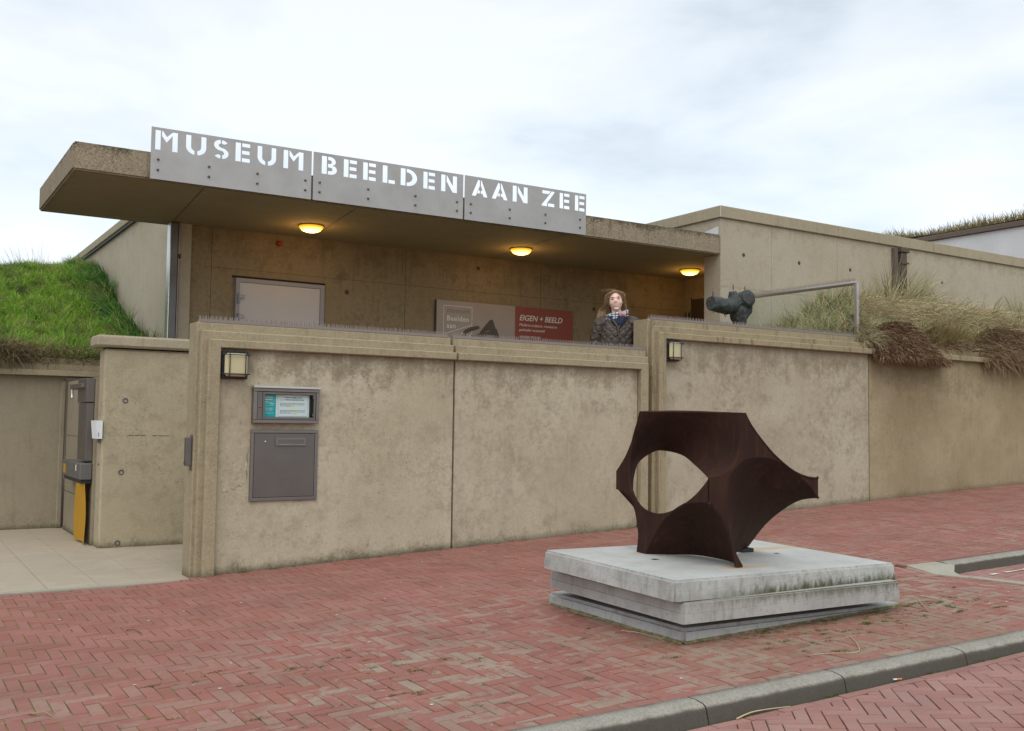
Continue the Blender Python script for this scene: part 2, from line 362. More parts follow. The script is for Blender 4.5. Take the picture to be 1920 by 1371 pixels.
def blade_mat(name, rough=0.65, trans=0.25):
    m = M(name, rough, spec=0.25)
    a = m.n('Attribute'); a.attribute_name = 'Col'
    m.col(a.outputs['Color'])
    tl = m.n('BsdfTranslucent'); m.l(a.outputs['Color'], tl.inputs[0])
    mx = m.n('MixShader'); mx.inputs[0].default_value = trans
    o = m.t.nodes['Material Output']
    m.l(m.b.outputs[0], mx.inputs[1]); m.l(tl.outputs[0], mx.inputs[2]); m.l(mx.outputs[0], o.inputs[0])
    return m.m
mat['blade'] = blade_mat('grass_blade')
def lampglass():
    m = M('lit_amber_glass', 0.4)
    m.col((0.8, 0.55, 0.12)); X, Y, Z = m.xyz(m.n('NewGeometry').outputs['Normal'])
    c = m.mix(m.mr(Z, -0.55, -1.0), (1.0, 0.42, 0.02), (1.0, 0.80, 0.30))
    m.l(c, m.b.inputs['Emission Color']); m.l(m.mr(Z, -0.4, -1.0, 0.9, 4.0), m.b.inputs['Emission Strength']); return m.m
mat['lamp'] = lampglass()

# ------------------------------------------------------------------ mesh helpers
class B:
    """mesh collector"""
    def __init__(s): s.v = []; s.f = []; s.c = []; s.sm = []
    def quad(s, *p, sm=False):
        i = len(s.v); s.v += [tuple(q) for q in p]; s.f.append(tuple(range(i, i+len(p)))); s.sm.append(sm)
    def box(s, x0, x1, y0, y1, z0, z1, f=None):
        P = [(x, y, z) for z in (z0, z1) for y in (y0, y1) for x in (x0, x1)]
        if f: P = [f(*p) for p in P]
        i = len(s.v); s.v += P
        for q in ((0, 2, 3, 1), (4, 5, 7, 6), (0, 1, 5, 4), (2, 6, 7, 3), (0, 4, 6, 2), (1, 3, 7, 5)):
            s.f.append(tuple(i+k for k in q)); s.sm.append(False)
    def cbox(s, x0, x1, y0, y1, z0, z1, ch=0.01):
        """box with chamfered edges"""
        bm = bmesh.new(); bmesh.ops.create_cube(bm, size=1)
        for v in bm.verts:
            v.co = Vector(((x0+x1)/2+v.co.x*(x1-x0), (y0+y1)/2+v.co.y*(y1-y0), (z0+z1)/2+v.co.z*(z1-z0)))
        bmesh.ops.bevel(bm, geom=bm.edges[:], offset=ch, segments=1, affect='EDGES')
        s.bm(bm); bm.free()
    def bm(s, bm, mw=None, sm=False):
        i = len(s.v); bm.verts.index_update()
        s.v += [tuple((mw @ v.co) if mw else v.co) for v in bm.verts]
        for f in bm.faces: s.f.append(tuple(i+v.index for v in f.verts)); s.sm.append(sm)
    def grid(s, P, sm=True, flip=False, closed=False):
        i = len(s.v); n = len(P); m = len(P[0])
        for r in P: s.v += [tuple(q) for q in r]
        for a in range(n-1):
            for b in range(m if closed else m-1):
                b2 = (b+1) % m
                q = (i+a*m+b, i+a*m+b2, i+(a+1)*m+b2, i+(a+1)*m+b)
                s.f.append(q[::-1] if flip else q); s.sm.append(sm)
    def tube(s, pts, r, n=10, cap=True, sm=True):
        pts = [Vector(p) for p in pts]; rr = r if isinstance(r, (list, tuple)) else [r]*len(pts)
        rows = []; up = None
        for k, p in enumerate(pts):
            d = (pts[min(k+1, len(pts)-1)]-pts[max(k-1, 0)]).normalized()
            if up is None: up = Vector((0, 0, 1)) if abs(d.z) < 0.9 else Vector((1, 0, 0))
            a = d.cross(up).normalized(); b = a.cross(d).normalized(); up = b
            rows.append([p+a*cos(2*pi*j/n)*rr[k]+b*sin(2*pi*j/n)*rr[k] for j in range(n)])
        s.grid(rows, sm=sm, closed=True)
        if cap:
            s.quad(*rows[0]); s.quad(*rows[-1][::-1])
    def lathe(s, prof, c, ax=(0, 0, 1), n=24, sm=True, sx=1, sy=1):
        q = Vector(ax).to_track_quat('Z', 'Y'); c = Vector(c)
        rows = [[c+q @ Vector((r*cos(2*pi*j/n)*sx, r*sin(2*pi*j/n)*sy, h)) for j in range(n)] for r, h in prof]
        s.grid(rows, sm=sm, closed=True)
    def poly(s, pts, th, nrm):
        """flat outline (list of points) given thickness th behind normal nrm"""
        nrm = Vector(nrm).normalized(); pts = [Vector(p) for p in pts]
        tri = tessellate_polygon([pts]); bk = [p-nrm*th for p in pts]; i = len(s.v)
        s.v += [tuple(p) for p in pts+bk]; n = len(pts)
        for t in tri:
            a, b, c = (pts[k] for k in t)
            t2 = t if (b-a).cross(c-a).dot(nrm) > 0 else t[::-1]
            s.f.append(tuple(i+k for k in t2)); s.sm.append(False)
            s.f.append(tuple(i+n+k for k in t2[::-1])); s.sm.append(False)
        for k in range(n):
            s.quad(pts[k], pts[(k+1) % n], bk[(k+1) % n], bk[k])
    def sheet(s, P, th, sgn=1):
        """curved grid with thickness (front, back, rim)"""
        n, m = len(P), len(P[0]); P = [[Vector(q) for q in r] for r in P]; N = []
        for a in range(n):
            r = []
            for b in range(m):
                du = P[min(a+1, n-1)][b]-P[max(a-1, 0)][b]; dv = P[a][min(b+1, m-1)]-P[a][max(b-1, 0)]
                q = du.cross(dv)
                r.append(q.normalized()*sgn if q.length > 1e-9 else Vector((0, 0, 0)))
            N.append(r)
        Q = [[P[a][b]-N[a][b]*th for b in range(m)] for a in range(n)]
        s.grid(P, True); s.grid(Q, True, True)
        s.grid([P[0], Q[0]], False); s.grid([P[-1], Q[-1]], False)
        s.grid([[r[0] for r in P], [r[0] for r in Q]], False); s.grid([[r[-1] for r in P], [r[-1] for r in Q]], False)
    def make(s, name, m, parent=None, loc=None, merge=False):
        me = bpy.data.meshes.new(name); me.from_pydata(s.v, [], s.f)
        me.polygons.foreach_set('use_smooth', s.sm)
        if s.c:
            a = me.color_attributes.new('Col', 'FLOAT_COLOR', 'POINT')
            a.data.foreach_set('color', [x for c in s.c for x in c])
        me.materials.append(mat[m] if isinstance(m, str) else m); me.update()
        o = bpy.data.objects.new(name, me); C.objects.link(o)
        if parent: o.parent = parent
        if loc: o.location = loc
        return o

def tag(o, label=None, cat=None, group=None, kind=None):
    if label: o['label'] = label
    if cat: o['category'] = cat
    if group: o['group'] = group
    if kind: o['kind'] = kind
    return o
def thing(name, label, cat, group=None):
    o = bpy.data.objects.new(name, None); C.objects.link(o); return tag(o, label, cat, group)
def bx(name, m, parent, *a, ch=0):
    b = B(); (b.cbox(*a, ch=ch) if ch else b.box(*a)); return b.make(name, m, parent)
def sstep(x, a, b):
    t = max(0, min(1, (x-a)/(b-a))); return t*t*(3-2*t)
def cr_spline(P, n=8, closed=False):
    out = []; k = len(P)
    for i in range(k-1):
        p0 = P[max(i-1, 0)]; p1 = P[i]; p2 = P[i+1]; p3 = P[min(i+2, k-1)]
        for j in range(n):
            t = j/n
            out.append(tuple(0.5*((2*b)+(-a+c)*t+(2*a-5*b+4*c-d)*t*t+(-a+3*b-3*c+d)*t**3) for a, b, c, d in zip(p0, p1, p2, p3)))
    out.append(tuple(P[-1])); return out
def resample(P, n):
    P = [Vector(p) for p in P]; L = [0]
    for a, b in zip(P, P[1:]): L.append(L[-1]+(b-a).length)
    out = []
    for k in range(n):
        t = L[-1]*k/(n-1); i = 0
        while i < len(P)-2 and L[i+1] < t: i += 1
        d = L[i+1]-L[i]; out.append(P[i].lerp(P[i+1], (t-L[i])/d if d else 0))
    return out

# ------------------------------------------------------------------ ground
def yk2(x): return 4.829-0.075*(x-6.655)            # back edge line of the far kerb
def pl(x, y): return GZ0+GZK*x-sstep(6.8-y, 0, 2.2)*(.006+.024*sstep(x, 3.5, 5.8))
def gz(x, y):
    z = pl(x, y)
    if x < 2.3: z += max(0, 0.372-z)*sstep(y, 5.6, 7.7)*(1-sstep(x, 2.15, 2.3)*0)
    if x < 2.057 and y > 7.70: z = min(z, .362)
    if x > 5.7:
        w_ = .45*(1-sstep(x, 6.62, 6.72))+.004
        z -= 0.07*sstep(x, 6.1, 6.95)*sstep(y, 3.35, 3.95)*sstep(yk2(x)-y, 0, w_)
    return z

b = B(); R_ = 600
b.quad((-R_, -R_, 0.12), (R_, -R_, 0.12), (R_, R_, 0.12), (-R_, R_, 0.12))
tag(b.make('ground', 'far'), kind='structure')

def kb(x): return 3.345-0.110*(x-2.34)+0.0155*min(x-2.34, 3.5)**2    # sidewalk edge of the near kerb
def clip(poly, f):
    out = []
    for i in range(len(poly)):
        a, c = poly[i], poly[(i+1) % len(poly)]; fa, fc = f(a), f(c)
        if fa >= 0: out.append(a)
        if (fa >= 0) != (fc >= 0):
            t = fa/(fa-fc); out.append((a[0]+(c[0]-a[0])*t, a[1]+(c[1]-a[1])*t))
    return out
def area(p): return abs(sum(p[i][0]*p[(i+1) % len(p)][1]-p[(i+1) % len(p)][0]*p[i][1] for i in range(len(p))))/2

Mc = cam_o.matrix_world.inverted()
def inframe(x, y, z, mg=0.05):
    p = Mc @ Vector((x, y, z))
    if p.z > -0.5: return False
    u = p.x/-p.z*1867/960; v = p.y/-p.z*1867/685.5
    return abs(u) < 1+mg and abs(v) < 1+mg

def herring(L, W, ang, x0, x1, y0, y1, ox=0, oy=0):
    """rectangles (as 4 corner lists) of a 3:1 herringbone covering the window"""
    ca, sa = cos(ang), sin(ang); n = 3; J = 0.0026
    cx, cy = (x0+x1)/2, (y0+y1)/2; R = int(max(x1-x0, y1-y0)*0.75/W)+4
    for i in range(-R, R):
        for j in range(-R, R):
            d = (i-j) % (2*n)
            if d == 0: r = (i, j, i+n, j+1)
            elif d == 2*n-1: r = (i, j, i+1, j+n)
            else: continue
            u0, v0, u1, v1 = (q*W for q in r)
            P = [(u0+J, v0+J), (u1-J, v0+J), (u1-J, v1-J), (u0+J, v1-J)]
            P = [(u, -v) for u, v in P][::-1]
            P = [(cx+ox+u*ca-v*sa, cy+oy+u*sa+v*ca) for u, v in P]
            mx = sum(p[0] for p in P)/4; my = sum(p[1] for p in P)/4
            if x0-.2 < mx < x1+.2 and y0-.2 < my < y1+.2: yield P

def brick_geo(bb, P, zf, o=(0, 0, 0), h=0.030):
    """a paver with a small chamfer following the ground, slightly uneven"""
    n = len(P); cx = sum(p[0] for p in P)/n; cy = sum(p[1] for p in P)/n
    dz = random.uniform(-0.0016, 0.0016); tx, ty = random.uniform(-.012, .012), random.uniform(-.012, .012)
    def z(p): return zf(*p)+dz+tx*(p[0]-cx)+ty*(p[1]-cy)
    ins = []
    for p in P:
        d = Vector((cx-p[0], cy-p[1])); l = d.length or 1; k = min(0.0035, l*0.3)
        ins.append((p[0]+d.x/l*k, p[1]+d.y/l*k))
    T = [(p[0]-o[0], p[1]-o[1], z(p)-o[2]) for p in ins]
    E = [(p[0]-o[0], p[1]-o[1], z(p)-0.002-o[2]) for p in P]
    D = [(p[0]-o[0], p[1]-o[1], z(p)-h-o[2]) for p in P]
    i = len(bb.v); bb.v += T+E+D
    bb.f.append(tuple(range(i, i+n))); bb.sm.append(False)
    for a in range(n):
        c = (a+1) % n
        bb.f.append((i+n+a, i+n+c, i+c, i+a)); bb.sm.append(False)
        bb.f.append((i+2*n+a, i+2*n+c, i+n+c, i+n+a)); bb.sm.append(False)

def ccw(P):
    s = sum(P[i][0]*P[(i+1) % len(P)][1]-P[(i+1) % len(P)][0]*P[i][1] for i in range(len(P)))
    return P if s > 0 else P[::-1]

def lay(polys, zf, parent, m, name='brick', top=300, stuff='bricks'):
    items = []
    for P in polys:
        if len(P) < 3 or area(P) < 3e-4: continue
        P = ccw(P); cx = sum(p[0] for p in P)/len(P); cy = sum(p[1] for p in P)/len(P); z = zf(cx, cy)
        vis = inframe(cx, cy, z, 0.0)
        q = Mc @ Vector((cx, cy, z)); sz = area(P)*abs(1.6-z)/max(0.3, -q.z)**3 if vis else 0
        items.append((sz, cx, cy, z, P))
    items.sort(key=lambda t: -t[0])
    rest = B()
    for k, (sz, cx, cy, z, P) in enumerate(items):
        if sz > 0 and k < top:
            bb = B(); brick_geo(bb, P, zf, (cx, cy, z)); o = bb.make(name, m, parent, (cx, cy, z))
        else: brick_geo(rest, P, zf)
    if rest.v: tag(rest.make(stuff, m, parent), kind='stuff')

# base sheets under the pavers
def sheet_grid(xs, ys, zf, name, m, parent=None, dz=0.0):
    bb = B(); bb.grid([[(x, y, zf(x, y)+dz) for x in xs] for y in ys], sm=False)
    return bb.make(name, m, parent)
xs = [0.0+0.25*i for i in range(0, 90)]
def frange(a, b_, n): return [a+(b_-a)*i/n for i in range(n+1)]
bb = B()
rows = []
for t in frange(0, 1, 40):
    rows.append([(x, (kb(min(x, 9))-0.02)*(1-t)+7.86*t, gz(x, (kb(min(x, 9))-0.02)*(1-t)+7.86*t)-0.0050-.03*sstep(x, 5.8, 6.2)*sstep(5.5-((kb(min(x, 9))-0.02)*(1-t)+7.86*t), 0, .4)) for x in frange(-6, 30, 180)])
bb.grid(rows, sm=False)
sidewalk = tag(bb.make('sidewalk', 'joints'), kind='structure')

# plinth footprint (bottom slab)
NX, NY, YAW = 3.63, 3.9885, -0.0257
def in_plinth(x, y):
    dx, dy = x-NX, y-NY; u = dx*cos(YAW)+dy*sin(YAW); v = -dx*sin(YAW)+dy*cos(YAW)
    return 0.03 < u < 1.70 and 0.03 < v < 1.27
SL0, SL1 = (6.931, 4.80), (6.72, 3.93)     # flush strip runs to the right-front from the kerb end
polys = []
HW = 0.0635; row = 0.062
def side_ok(P):
    cx = sum(p[0] for p in P)/len(P); cy = sum(p[1] for p in P)/len(P)
    return inframe(cx, cy, gz(cx, cy), 0.32) and not all(in_plinth(*p) for p in P)
def bay_line(p):        # >0 on the sidewalk side of the flush strip's left edge
    (ax, ay), (cx_, cy_) = (6.79, 4.80), (6.98, 3.55)
    return -((cx_-ax)*(p[1]-ay)-(cy_-ay)*(p[0]-ax))
for P in herring(0, HW, 0.0, 0.2, 15.5, 3.0, 7.8, 0.02, 0.01):
    if max(p[1] for p in P) > 7.6:
        if max(p[0] for p in P) > 2.057 > min(p[0] for p in P):
            Q = clip(clip(P, lambda p: 7.79-p[1]), lambda p: p[0]-2.058)
            if len(Q) >= 3 and area(Q) > 4e-4 and side_ok(Q): polys.append(Q)
            P = clip(P, lambda p: 2.056-p[0])
            if len(P) < 3: continue
        P = clip(P, lambda p: (7.79 if p[0] < 2.3 else 7.738)-p[1]) if sum(p[0] for p in P)/len(P) > 2.057 else clip(P, lambda p: 7.698-p[1])
    if len(P) < 3: continue
    lim = lambda p: p[1]-(kb(p[0])+row+0.004)
    if min(p[1] for p in P) < 3.6: P = clip(P, lim)
    if len(P) < 3: continue
    if max(p[0] for p in P) > 6.4 and min(p[1] for p in P) < 5.2:
        # behind the far kerb, or on the street side left of the flush strip
        cx = sum(p[0] for p in P)/len(P); cy = sum(p[1] for p in P)/len(P)
        if cy > yk2(cx)-0.03 and cx > 6.56: P = clip(clip(P, lambda p: p[0]-6.3), lambda p: p[1]-yk2(p[0])-0.068)
        elif cy > 4.86: pass
        elif 0: P = clip(P, lambda p: p[1]-yk2(p[0])-0.068)
        else: P = clip(P, lambda p: bay_line(p)/1.25) 
        if len(P) < 3: continue
    if len(P) >= 3 and side_ok(P): polys.append(P)
x = 1.9
while x < 9.0:                              # stretcher row along the near kerb
    P = [(x+.002, kb(x)+.002), (x+.195, kb(x+.197)+.002), (x+.195, kb(x+.197)+row), (x+.002, kb(x)+row)]
    if side_ok(P): polys.append(P)
    x += 0.198
x = 6.62
while x < 12:                               # stretcher row behind the far kerb
    P = [(x+.002, yk2(x)+.004), (x+.178, yk2(x+.18)+.004), (x+.178, yk2(x+.18)+.064), (x+.002, yk2(x)+.064)]
    polys.append(P); x += 0.181
lay(polys, gz, sidewalk, 'brick')

# road
def rz(x, y): return pl(x, 3.1)-max(.045, .074-.010*(x-3))+.035*(kb(min(x, 7))-.16-y)
bb = B(); bb.grid([[(x, y, rz(x, y)-0.009) for x in frange(-8, 30, 20)] for y in frange(-9, 3.4, 10)], sm=False)
road = tag(bb.make('road', 'road_joints'), kind='structure')
def ke(x): return kb(x)-0.160               # street foot of the near kerb
polys = []
for P in herring(0, 0.0615, radians(-40.5), 1.6, 8.6, 1.4, 3.2, 0.0, 0.0):
    P = clip(P, lambda p: ke(p[0])-0.055-p[1])
    if len(P) >= 3:
        cx = sum(p[0] for p in P)/len(P); cy = sum(p[1] for p in P)/len(P)
        if inframe(cx, cy, rz(cx, cy), 0.45): polys.append(P)
x = 1.9
while x < 9:
    P = [(x+.002, ke(x)-.052), (x+.178, ke(x+.18)-.052), (x+.178, ke(x+.18)-.004), (x+.002, ke(x)-.004)]
    if inframe(x, ke(x), rz(x, ke(x)), 0.5): polys.append(P)
    x += 0.181
lay(polys, rz, road, 'road_brick')

# near kerb, stones about 0.9 m long with rounded nose
def kerb_stone(x0, x1, back, top, w_, h_, parent, steps=6, m='kerb', r=0.035, name='kerb_stone', end=0.004):
    bb = B(); rows = []
    for i in range(steps+1):
        x = x0+(x1-x0)*i/steps; y = back(x); z = top(x)
        x = x+(end if i == 0 else (-end if i == steps else 0))
        prof = [(0, -0.12), (0, 0.0), (-w_*.35, .002)]+[(-w_+0.035+r-r*sin(a), -r-.004+r*cos(a)) for a in frange(0, pi/2, 7)]+[(-w_, -h_-0.05)]
        rows.append([(x, y+p, z+q) for p, q in prof])
    bb.grid(rows, sm=True, flip=False)
    bb.quad(*rows[0][::-1]); bb.quad(*rows[-1])
    o = bb.make(name, m, parent); return o
kerb = thing('kerb', 'grey concrete kerb curving along the street in front of the plinth', 'kerb')
kx = [1.25, 2.10, 3.00, 3.80, 4.66, 5.55, 6.4, 7.3, 8.2, 9.1, 10.0]
for a, c in zip(kx, kx[1:]):
    kerb_stone(a, c, lambda x: kb(x)-0.003, lambda x: gz(x, 3.2)+0.003, 0.158, 0.11, kerb)
kerb2 = thing('kerb', 'grey kerb of the sunken parking bay at the right edge', 'kerb')
k2x = [6.97, 7.95, 8.95, 9.95, 10.95, 11.95]
for a, c in zip(k2x, k2x[1:]):
    kerb_stone(a, c, lambda x: yk2(x)-0.003, lambda x: pl(x, 4.7)-0.004, 0.165, 0.09, kerb2, r=0.03)
# transition block at the end of that kerb and the flush strip
bb = B()
tz = lambda x, y: gz(x, y)+0.006
outline = [(6.66, 4.815), (6.965, 4.80), (6.965, 4.62), (6.86, 4.56), (6.90, 4.48), (6.99, 4.45), (6.83, 4.43)]
top_pts = [(6.64, 4.825, pl(6.64, 4.8)+0.002), (6.965, 4.802, pl(6.96, 4.8)-0.004), (6.965, 4.64, pl(6.96, 4.8)-0.010),
           (6.90, 4.60, gz(6.90, 4.6)+.022), (6.88, 4.53, gz(6.88, 4.53)+.006), (6.95, 4.47, gz(6.95, 4.47)+.004), (6.83, 4.45, gz(6.83, 4.45)+.004), (6.72, 4.66, gz(6.72, 4.66)+.006)]
bb.poly([(x, y, z) for x, y, z in top_pts][::-1], 0.1, (0, 0, 1))
bb.make('transition_block', 'strip', kerb2)
strip = thing('flush_kerb', 'flat flush concrete strip bounding the parking bay at the right edge', 'kerb')
for i in range(4):
    t0, t1 = i*0.5, i*0.5+0.492
    d = Vector((0.165, -0.986)); a = Vector((6.84, 4.44))+d*t0; c = Vector((6.84, 4.44))+d*t1; n_ = Vector((0.986, 0.165))*0.10
    q = [a, c, c+n_, a+n_]
    b2 = B(); b2.poly([(p.x, p.y, gz(p.x, p.y)+0.005) for p in q], 0.08, (0, 0, 1)); b2.make('strip_stone', 'strip', strip)
# parking bay surface
bayz = lambda x, y: pl(x, 4.3)-0.072
bb = B(); bb.grid([[(x, y, bayz(x, y)-0.009) for x in (6.9, 9, 12)] for y in (3.2, 4.65)], sm=False)
bay = tag(bb.make('parking_bay', 'road_joints'), kind='structure')
polys = []
for P in herring(0, 0.061, radians(5), 6.9, 11.5, 3.2, 4.7):
    P = clip(P, lambda p: yk2(p[0])-0.19-p[1])
    if len(P) < 3: continue
    P = clip(P, lambda p: (p[0]-6.945)*0.986+(p[1]-4.44)*0.165-0.012)
    if len(P) < 3: continue
    cx = sum(p[0] for p in P)/len(P); cy = sum(p[1] for p in P)/len(P)
    if inframe(cx, cy, bayz(cx, cy), 0.6): polys.append(P)
lay(polys, bayz, bay, 'road_brick')
bb = B()
for i in range(24):
    x = 7.02+i*0.08; y = 4.445-0.075*(x-6.95)
    if i < 6 and random.random() < 0.35: continue
    wv = 0.022 if i > 5 else random.uniform(0.008, 0.02)
    bb.quad((x, y-wv, bayz(x, y)+0.005), (x+0.081, y-wv-0.006, bayz(x+.08, y)+0.005), (x+0.081, y+wv-.006, bayz(x+.08, y)+0.005), (x, y+wv, bayz(x, y)+0.005))
bb.make('bay_line', 'line', bay)

# entrance floor of stone tiles
FZ = 0.380
bb = B(); bb.quad((-3, 7.70, FZ-0.012), (2.9, 7.70, FZ-0.012), (2.9, 12.3, FZ-0.012), (-3, 12.3, FZ-0.012))
floor = tag(bb.make('entrance_floor', 'joint'), kind='structure')
tx_ = [1.07-0.345*k for k in range(11, 0, -1)]+[1.07, 1.415, 1.76, 2.105, 2.45, 2.8]
ty_ = [7.78, 8.46, 9.14, 9.82, 10.5, 11.18, 11.86, 12.2]
proto = {}
for i, (a, c) in enumerate(zip(tx_, tx_[1:])):
    if a < 0: continue
    for k, (d, e_) in enumerate(zip(ty_, ty_[1:])):
        bb = B(); bb.cbox(-(c-a)/2+.0015, (c-a)/2-.0015, -(e_-d)/2+.0015, (e_-d)/2-.0015, -.02, 0, ch=.0015)
        bb.make('tile', 'tile', floor, ((a+c)/2, (d+e_)/2, FZ+random.uniform(-.0006, .0006)))
bx('threshold_strip', 'strip', floor, -3, 2.055, 7.70, 7.777, FZ-.05, FZ+.001)

# terrace floor behind the front walls
bx('terrace_floor', 'soffit', None, 2.7, 9.9, 7.9, 12.2, 1.15, 1.35)['kind'] = 'structure'

# ------------------------------------------------------------------ front boundary walls
S0, S1, S2 = 7.80, 7.742, 7.684
def frame_wall(t, x0, x1, ztop, left=True, right=True, joint_at=None, dirty=False, back=8.02, segs=None):
    """stepped picture-frame moulding: three steps towards the street"""
    fm = 'frame_dirty' if dirty else 'frame'
    zs = [ztop, ztop-0.068, ztop-0.137, ztop-0.202]
    insl = [0.0, 0.022, 0.065, 0.16] if left else [0, 0, 0, 0]
    insr = [0.0, 0.02, 0.06, 0.155] if right else [0, 0, 0, 0]
    cuts = [x0]+([joint_at] if joint_at else [])+[x1]
    def step(nm, xa, xc, y0, y1, zt, zb, L, Rr, la, rc, g0):
        # a flat band with optional legs down the ends, arrises bevelled
        P = [(xa, zt)]
        if L: P += [(xa, g0), (la, g0), (la, zb)]
        else: P += [(xa, zb)]
        if Rr: P += [(rc, zb), (rc, g0), (xc, g0)]
        else: P += [(xc, zb)]
        P += [(xc, zt)]
        b2 = bmesh.new(); vs = [b2.verts.new((x, y0, z)) for x, z in P]; f = b2.faces.new(vs)
        r = bmesh.ops.extrude_face_region(b2, geom=[f])
        for v in [q for q in r['geom'] if isinstance(q, bmesh.types.BMVert)]: v.co.y = y1
        bmesh.ops.recalc_face_normals(b2, faces=b2.faces[:])
        bmesh.ops.bevel(b2, geom=[e for e in b2.edges if all(abs(v.co.y-y0) < 1e-5 for v in e.verts)], offset=.007, segments=1, affect='EDGES')
        b_ = B(); b_.bm(b2); b2.free(); b_.make(nm, fm, t)
    for si, (a, c) in enumerate(zip(cuts, cuts[1:])):
        ga = a+(0.014 if si else 0); gc = c-(0.008 if si < len(cuts)-2 else 0)
        L = left and si == 0; Rr = right and si == len(cuts)-2
        g0 = GZ0+GZK*a-0.08
        step('top_band', ga, gc, S0, back, zs[0], zs[1]-.03, L, Rr, ga+.10, gc-.10, g0)
        step('middle_band', ga+(insl[1] if L else 0), gc-(insr[1] if Rr else 0), S1, S0-.001, zs[1], zs[2]-.03, L, Rr, ga+insl[2]+.02, gc-insr[2]-.02, g0)
        step('lower_band', ga+(insl[2] if L else 0), gc-(insr[2] if Rr else 0), S2, S1-.001, zs[2], zs[3], L, Rr, ga+insl[3], gc-insr[3], g0)
    return zs, insl, insr
def wpanel(t, a, c, z1, m, seg=1):
    g0 = GZ0+GZK*a-0.08
    bb = B(); bb.cbox(a, c, S1+0.002, S0-0.002, g0, z1, ch=.004); return bb.make('wall_panel', m, t)

wall1 = thing('boundary_wall', 'low concrete boundary wall with stepped frame carrying the mailbox, left of the step in height', 'wall')
zs, il, ir = frame_wall(wall1, 2.062, 6.575, 2.352, True, True, 4.315)
wpanel(wall1, 2.222+.001, 4.309, zs[3]+.03, 'panel_a'); wpanel(wall1, 4.327, 6.575-.155-.001, zs[3]+.03, 'panel_b')
bx('joint_strip', 'joint', wall1, 4.305, 4.331, 7.80, 7.9, 0.4, 2.28)
wall2 = thing('boundary_wall', 'taller concrete boundary wall with stepped coping running right below the dune grass', 'wall')
zs2, _, _ = frame_wall(wall2, 6.588, 16.5, 2.678, True, False, 9.985, True)
wpanel(wall2, 6.748+.001, 9.969, zs2[3]+.03, 'panel_c'); wpanel(wall2, 9.985, 16.5, zs2[3]+.03, 'panel_d')
bx('joint_strip', 'joint', wall2, 9.965, 9.99, 7.80, 7.9, 0.5, 2.6)
# crack in the left panel
def crack(t):
    pts = [(2.477, 1.36), (2.463, 1.30), (2.470, 1.27), (2.452, 1.22), (2.468, 1.175), (2.462, 1.12), (2.442, 1.10), (2.430, 1.075), (2.395, 1.083), (2.375, 1.05), (2.345, 1.06), (2.325, 1.035), (2.29, 1.04), (2.272, 1.02)]
    bb = B(); P = resample(cr_spline([(x, z) + (0,) for x, z in pts], 3), 60); L = []; U = []
    for k, p in enumerate(P):
        w2 = 0.0007+0.0011*random.random(); j = random.uniform(-.002, .002)
        L.append((p.x+w2+j*.4, S1-0.0012, p.y+w2+j)); U.append((p.x-w2+j*.4, S1-0.0012, p.y-w2+j))
    bb.grid([L, U], sm=False); bb.make('crack', 'joint', t)
    bb = B()
    for (cx, cz, w_, h_) in ((2.456, 1.245, .009, .05), (2.45, 1.20, .005, .03), (2.292, 1.052, .012, .022), (2.31, 0.99, .004, .06), (2.45, 1.28, .006, .02)):
        P = [(cx+w_*cos(a)*random.uniform(.6, 1.1), S1-0.0018, cz+h_*sin(a)*random.uniform(.6, 1.1)) for a in frange(0, 2*pi, 16)[:-1]]
        bb.quad(*P)
    bb.make('efflorescence', plain('lime_bloom', (0.50, 0.44, 0.355), 0.9, var=0.3, sc=60), t)
crack(wall1)

# spike strips on the copings
def spikes(label, a, c, z, y=S0+0.02):
    t = thing('spike_strip', label, 'bird spikes', 'spike strips on the wall copings')
    bx('base_strip', 'spike', t, a, c, y-.018, y+.045, z+.001, z+.024)
    bb = B(); n = int((c-a)/0.0205)
    for i in range(n):
        x = a+(i+.5)*(c-a)/n+random.uniform(-.002, .002); h = 0.056+random.uniform(-.004, .004)
        for yy in ((y,) if i % 2 else (y, y+.03)):
            ln = random.uniform(-.003, .006)-.004
            bb.quad((x-.0065, yy, z+.018), (x+.0065, yy, z+.018), (x+ln+.0018, yy+.003, z+h), (x+ln-.0018, yy+.003, z+h))
            bb.quad((x, yy-.003, z+.010), (x+ln, yy+.003, z+h), (x, yy+.006, z+.010))
    tag(bb.make('spikes', 'spike', t), kind='stuff')
spikes('grey spike strip along the coping above the mailbox', 2.085, 4.285, 2.352)
spikes('grey spike strip on the coping in front of the woman', 4.33, 6.56, 2.352)
spikes('grey spike strip on the taller coping in front of the bronze', 6.64, 9.86, 2.678)

# ------------------------------------------------------------------ bulkhead wall lamps
def wall_lamp(label, x, z, w_=0.205, h_=0.215):
    t = thing('wall_lamp', label, 'lamp', 'caged wall lamps')
    y0 = S1; x0, x1, z0, z1 = x, x+w_, z-h_, z
    bx('housing', 'black', t, x0, x1, y0-.05, y0-.0005, z0, z1, ch=.006)
    bb = B(); bb.cbox(x0+.014, x1-.014, y0-.098, y0-.0505, z0+.018, z1-.018, ch=.018); bb.make('opal_glass', 'cream', t)
    for fx in (0.22, 0.82):
        xx = x0+w_*fx
        bb = B(); bb.tube([(xx, y0-.045, z0+.004), (xx, y0-.107, z0+.010), (xx, y0-.109, z1-.010), (xx, y0-.045, z1-.004)], .0042, 8); bb.make('cage_bar', 'cage', t)
    for fz in (0.17, 0.86):
        zz = z0+h_*fz
        bb = B(); bb.tube([(x0+.004, y0-.045, zz), (x0+.008, y0-.1135, zz), (x1-.004, y0-.1135, zz), (x1-.002, y0-.045, zz)], .0042, 8); bb.make('cage_bar', 'cage', t)
wall_lamp('square caged cream wall lamp above the notice case, at the left', 2.232, 2.128)
wall_lamp('square caged cream wall lamp on the taller wall behind the steel sculpture', 6.756, 2.462, 0.175, 0.21)

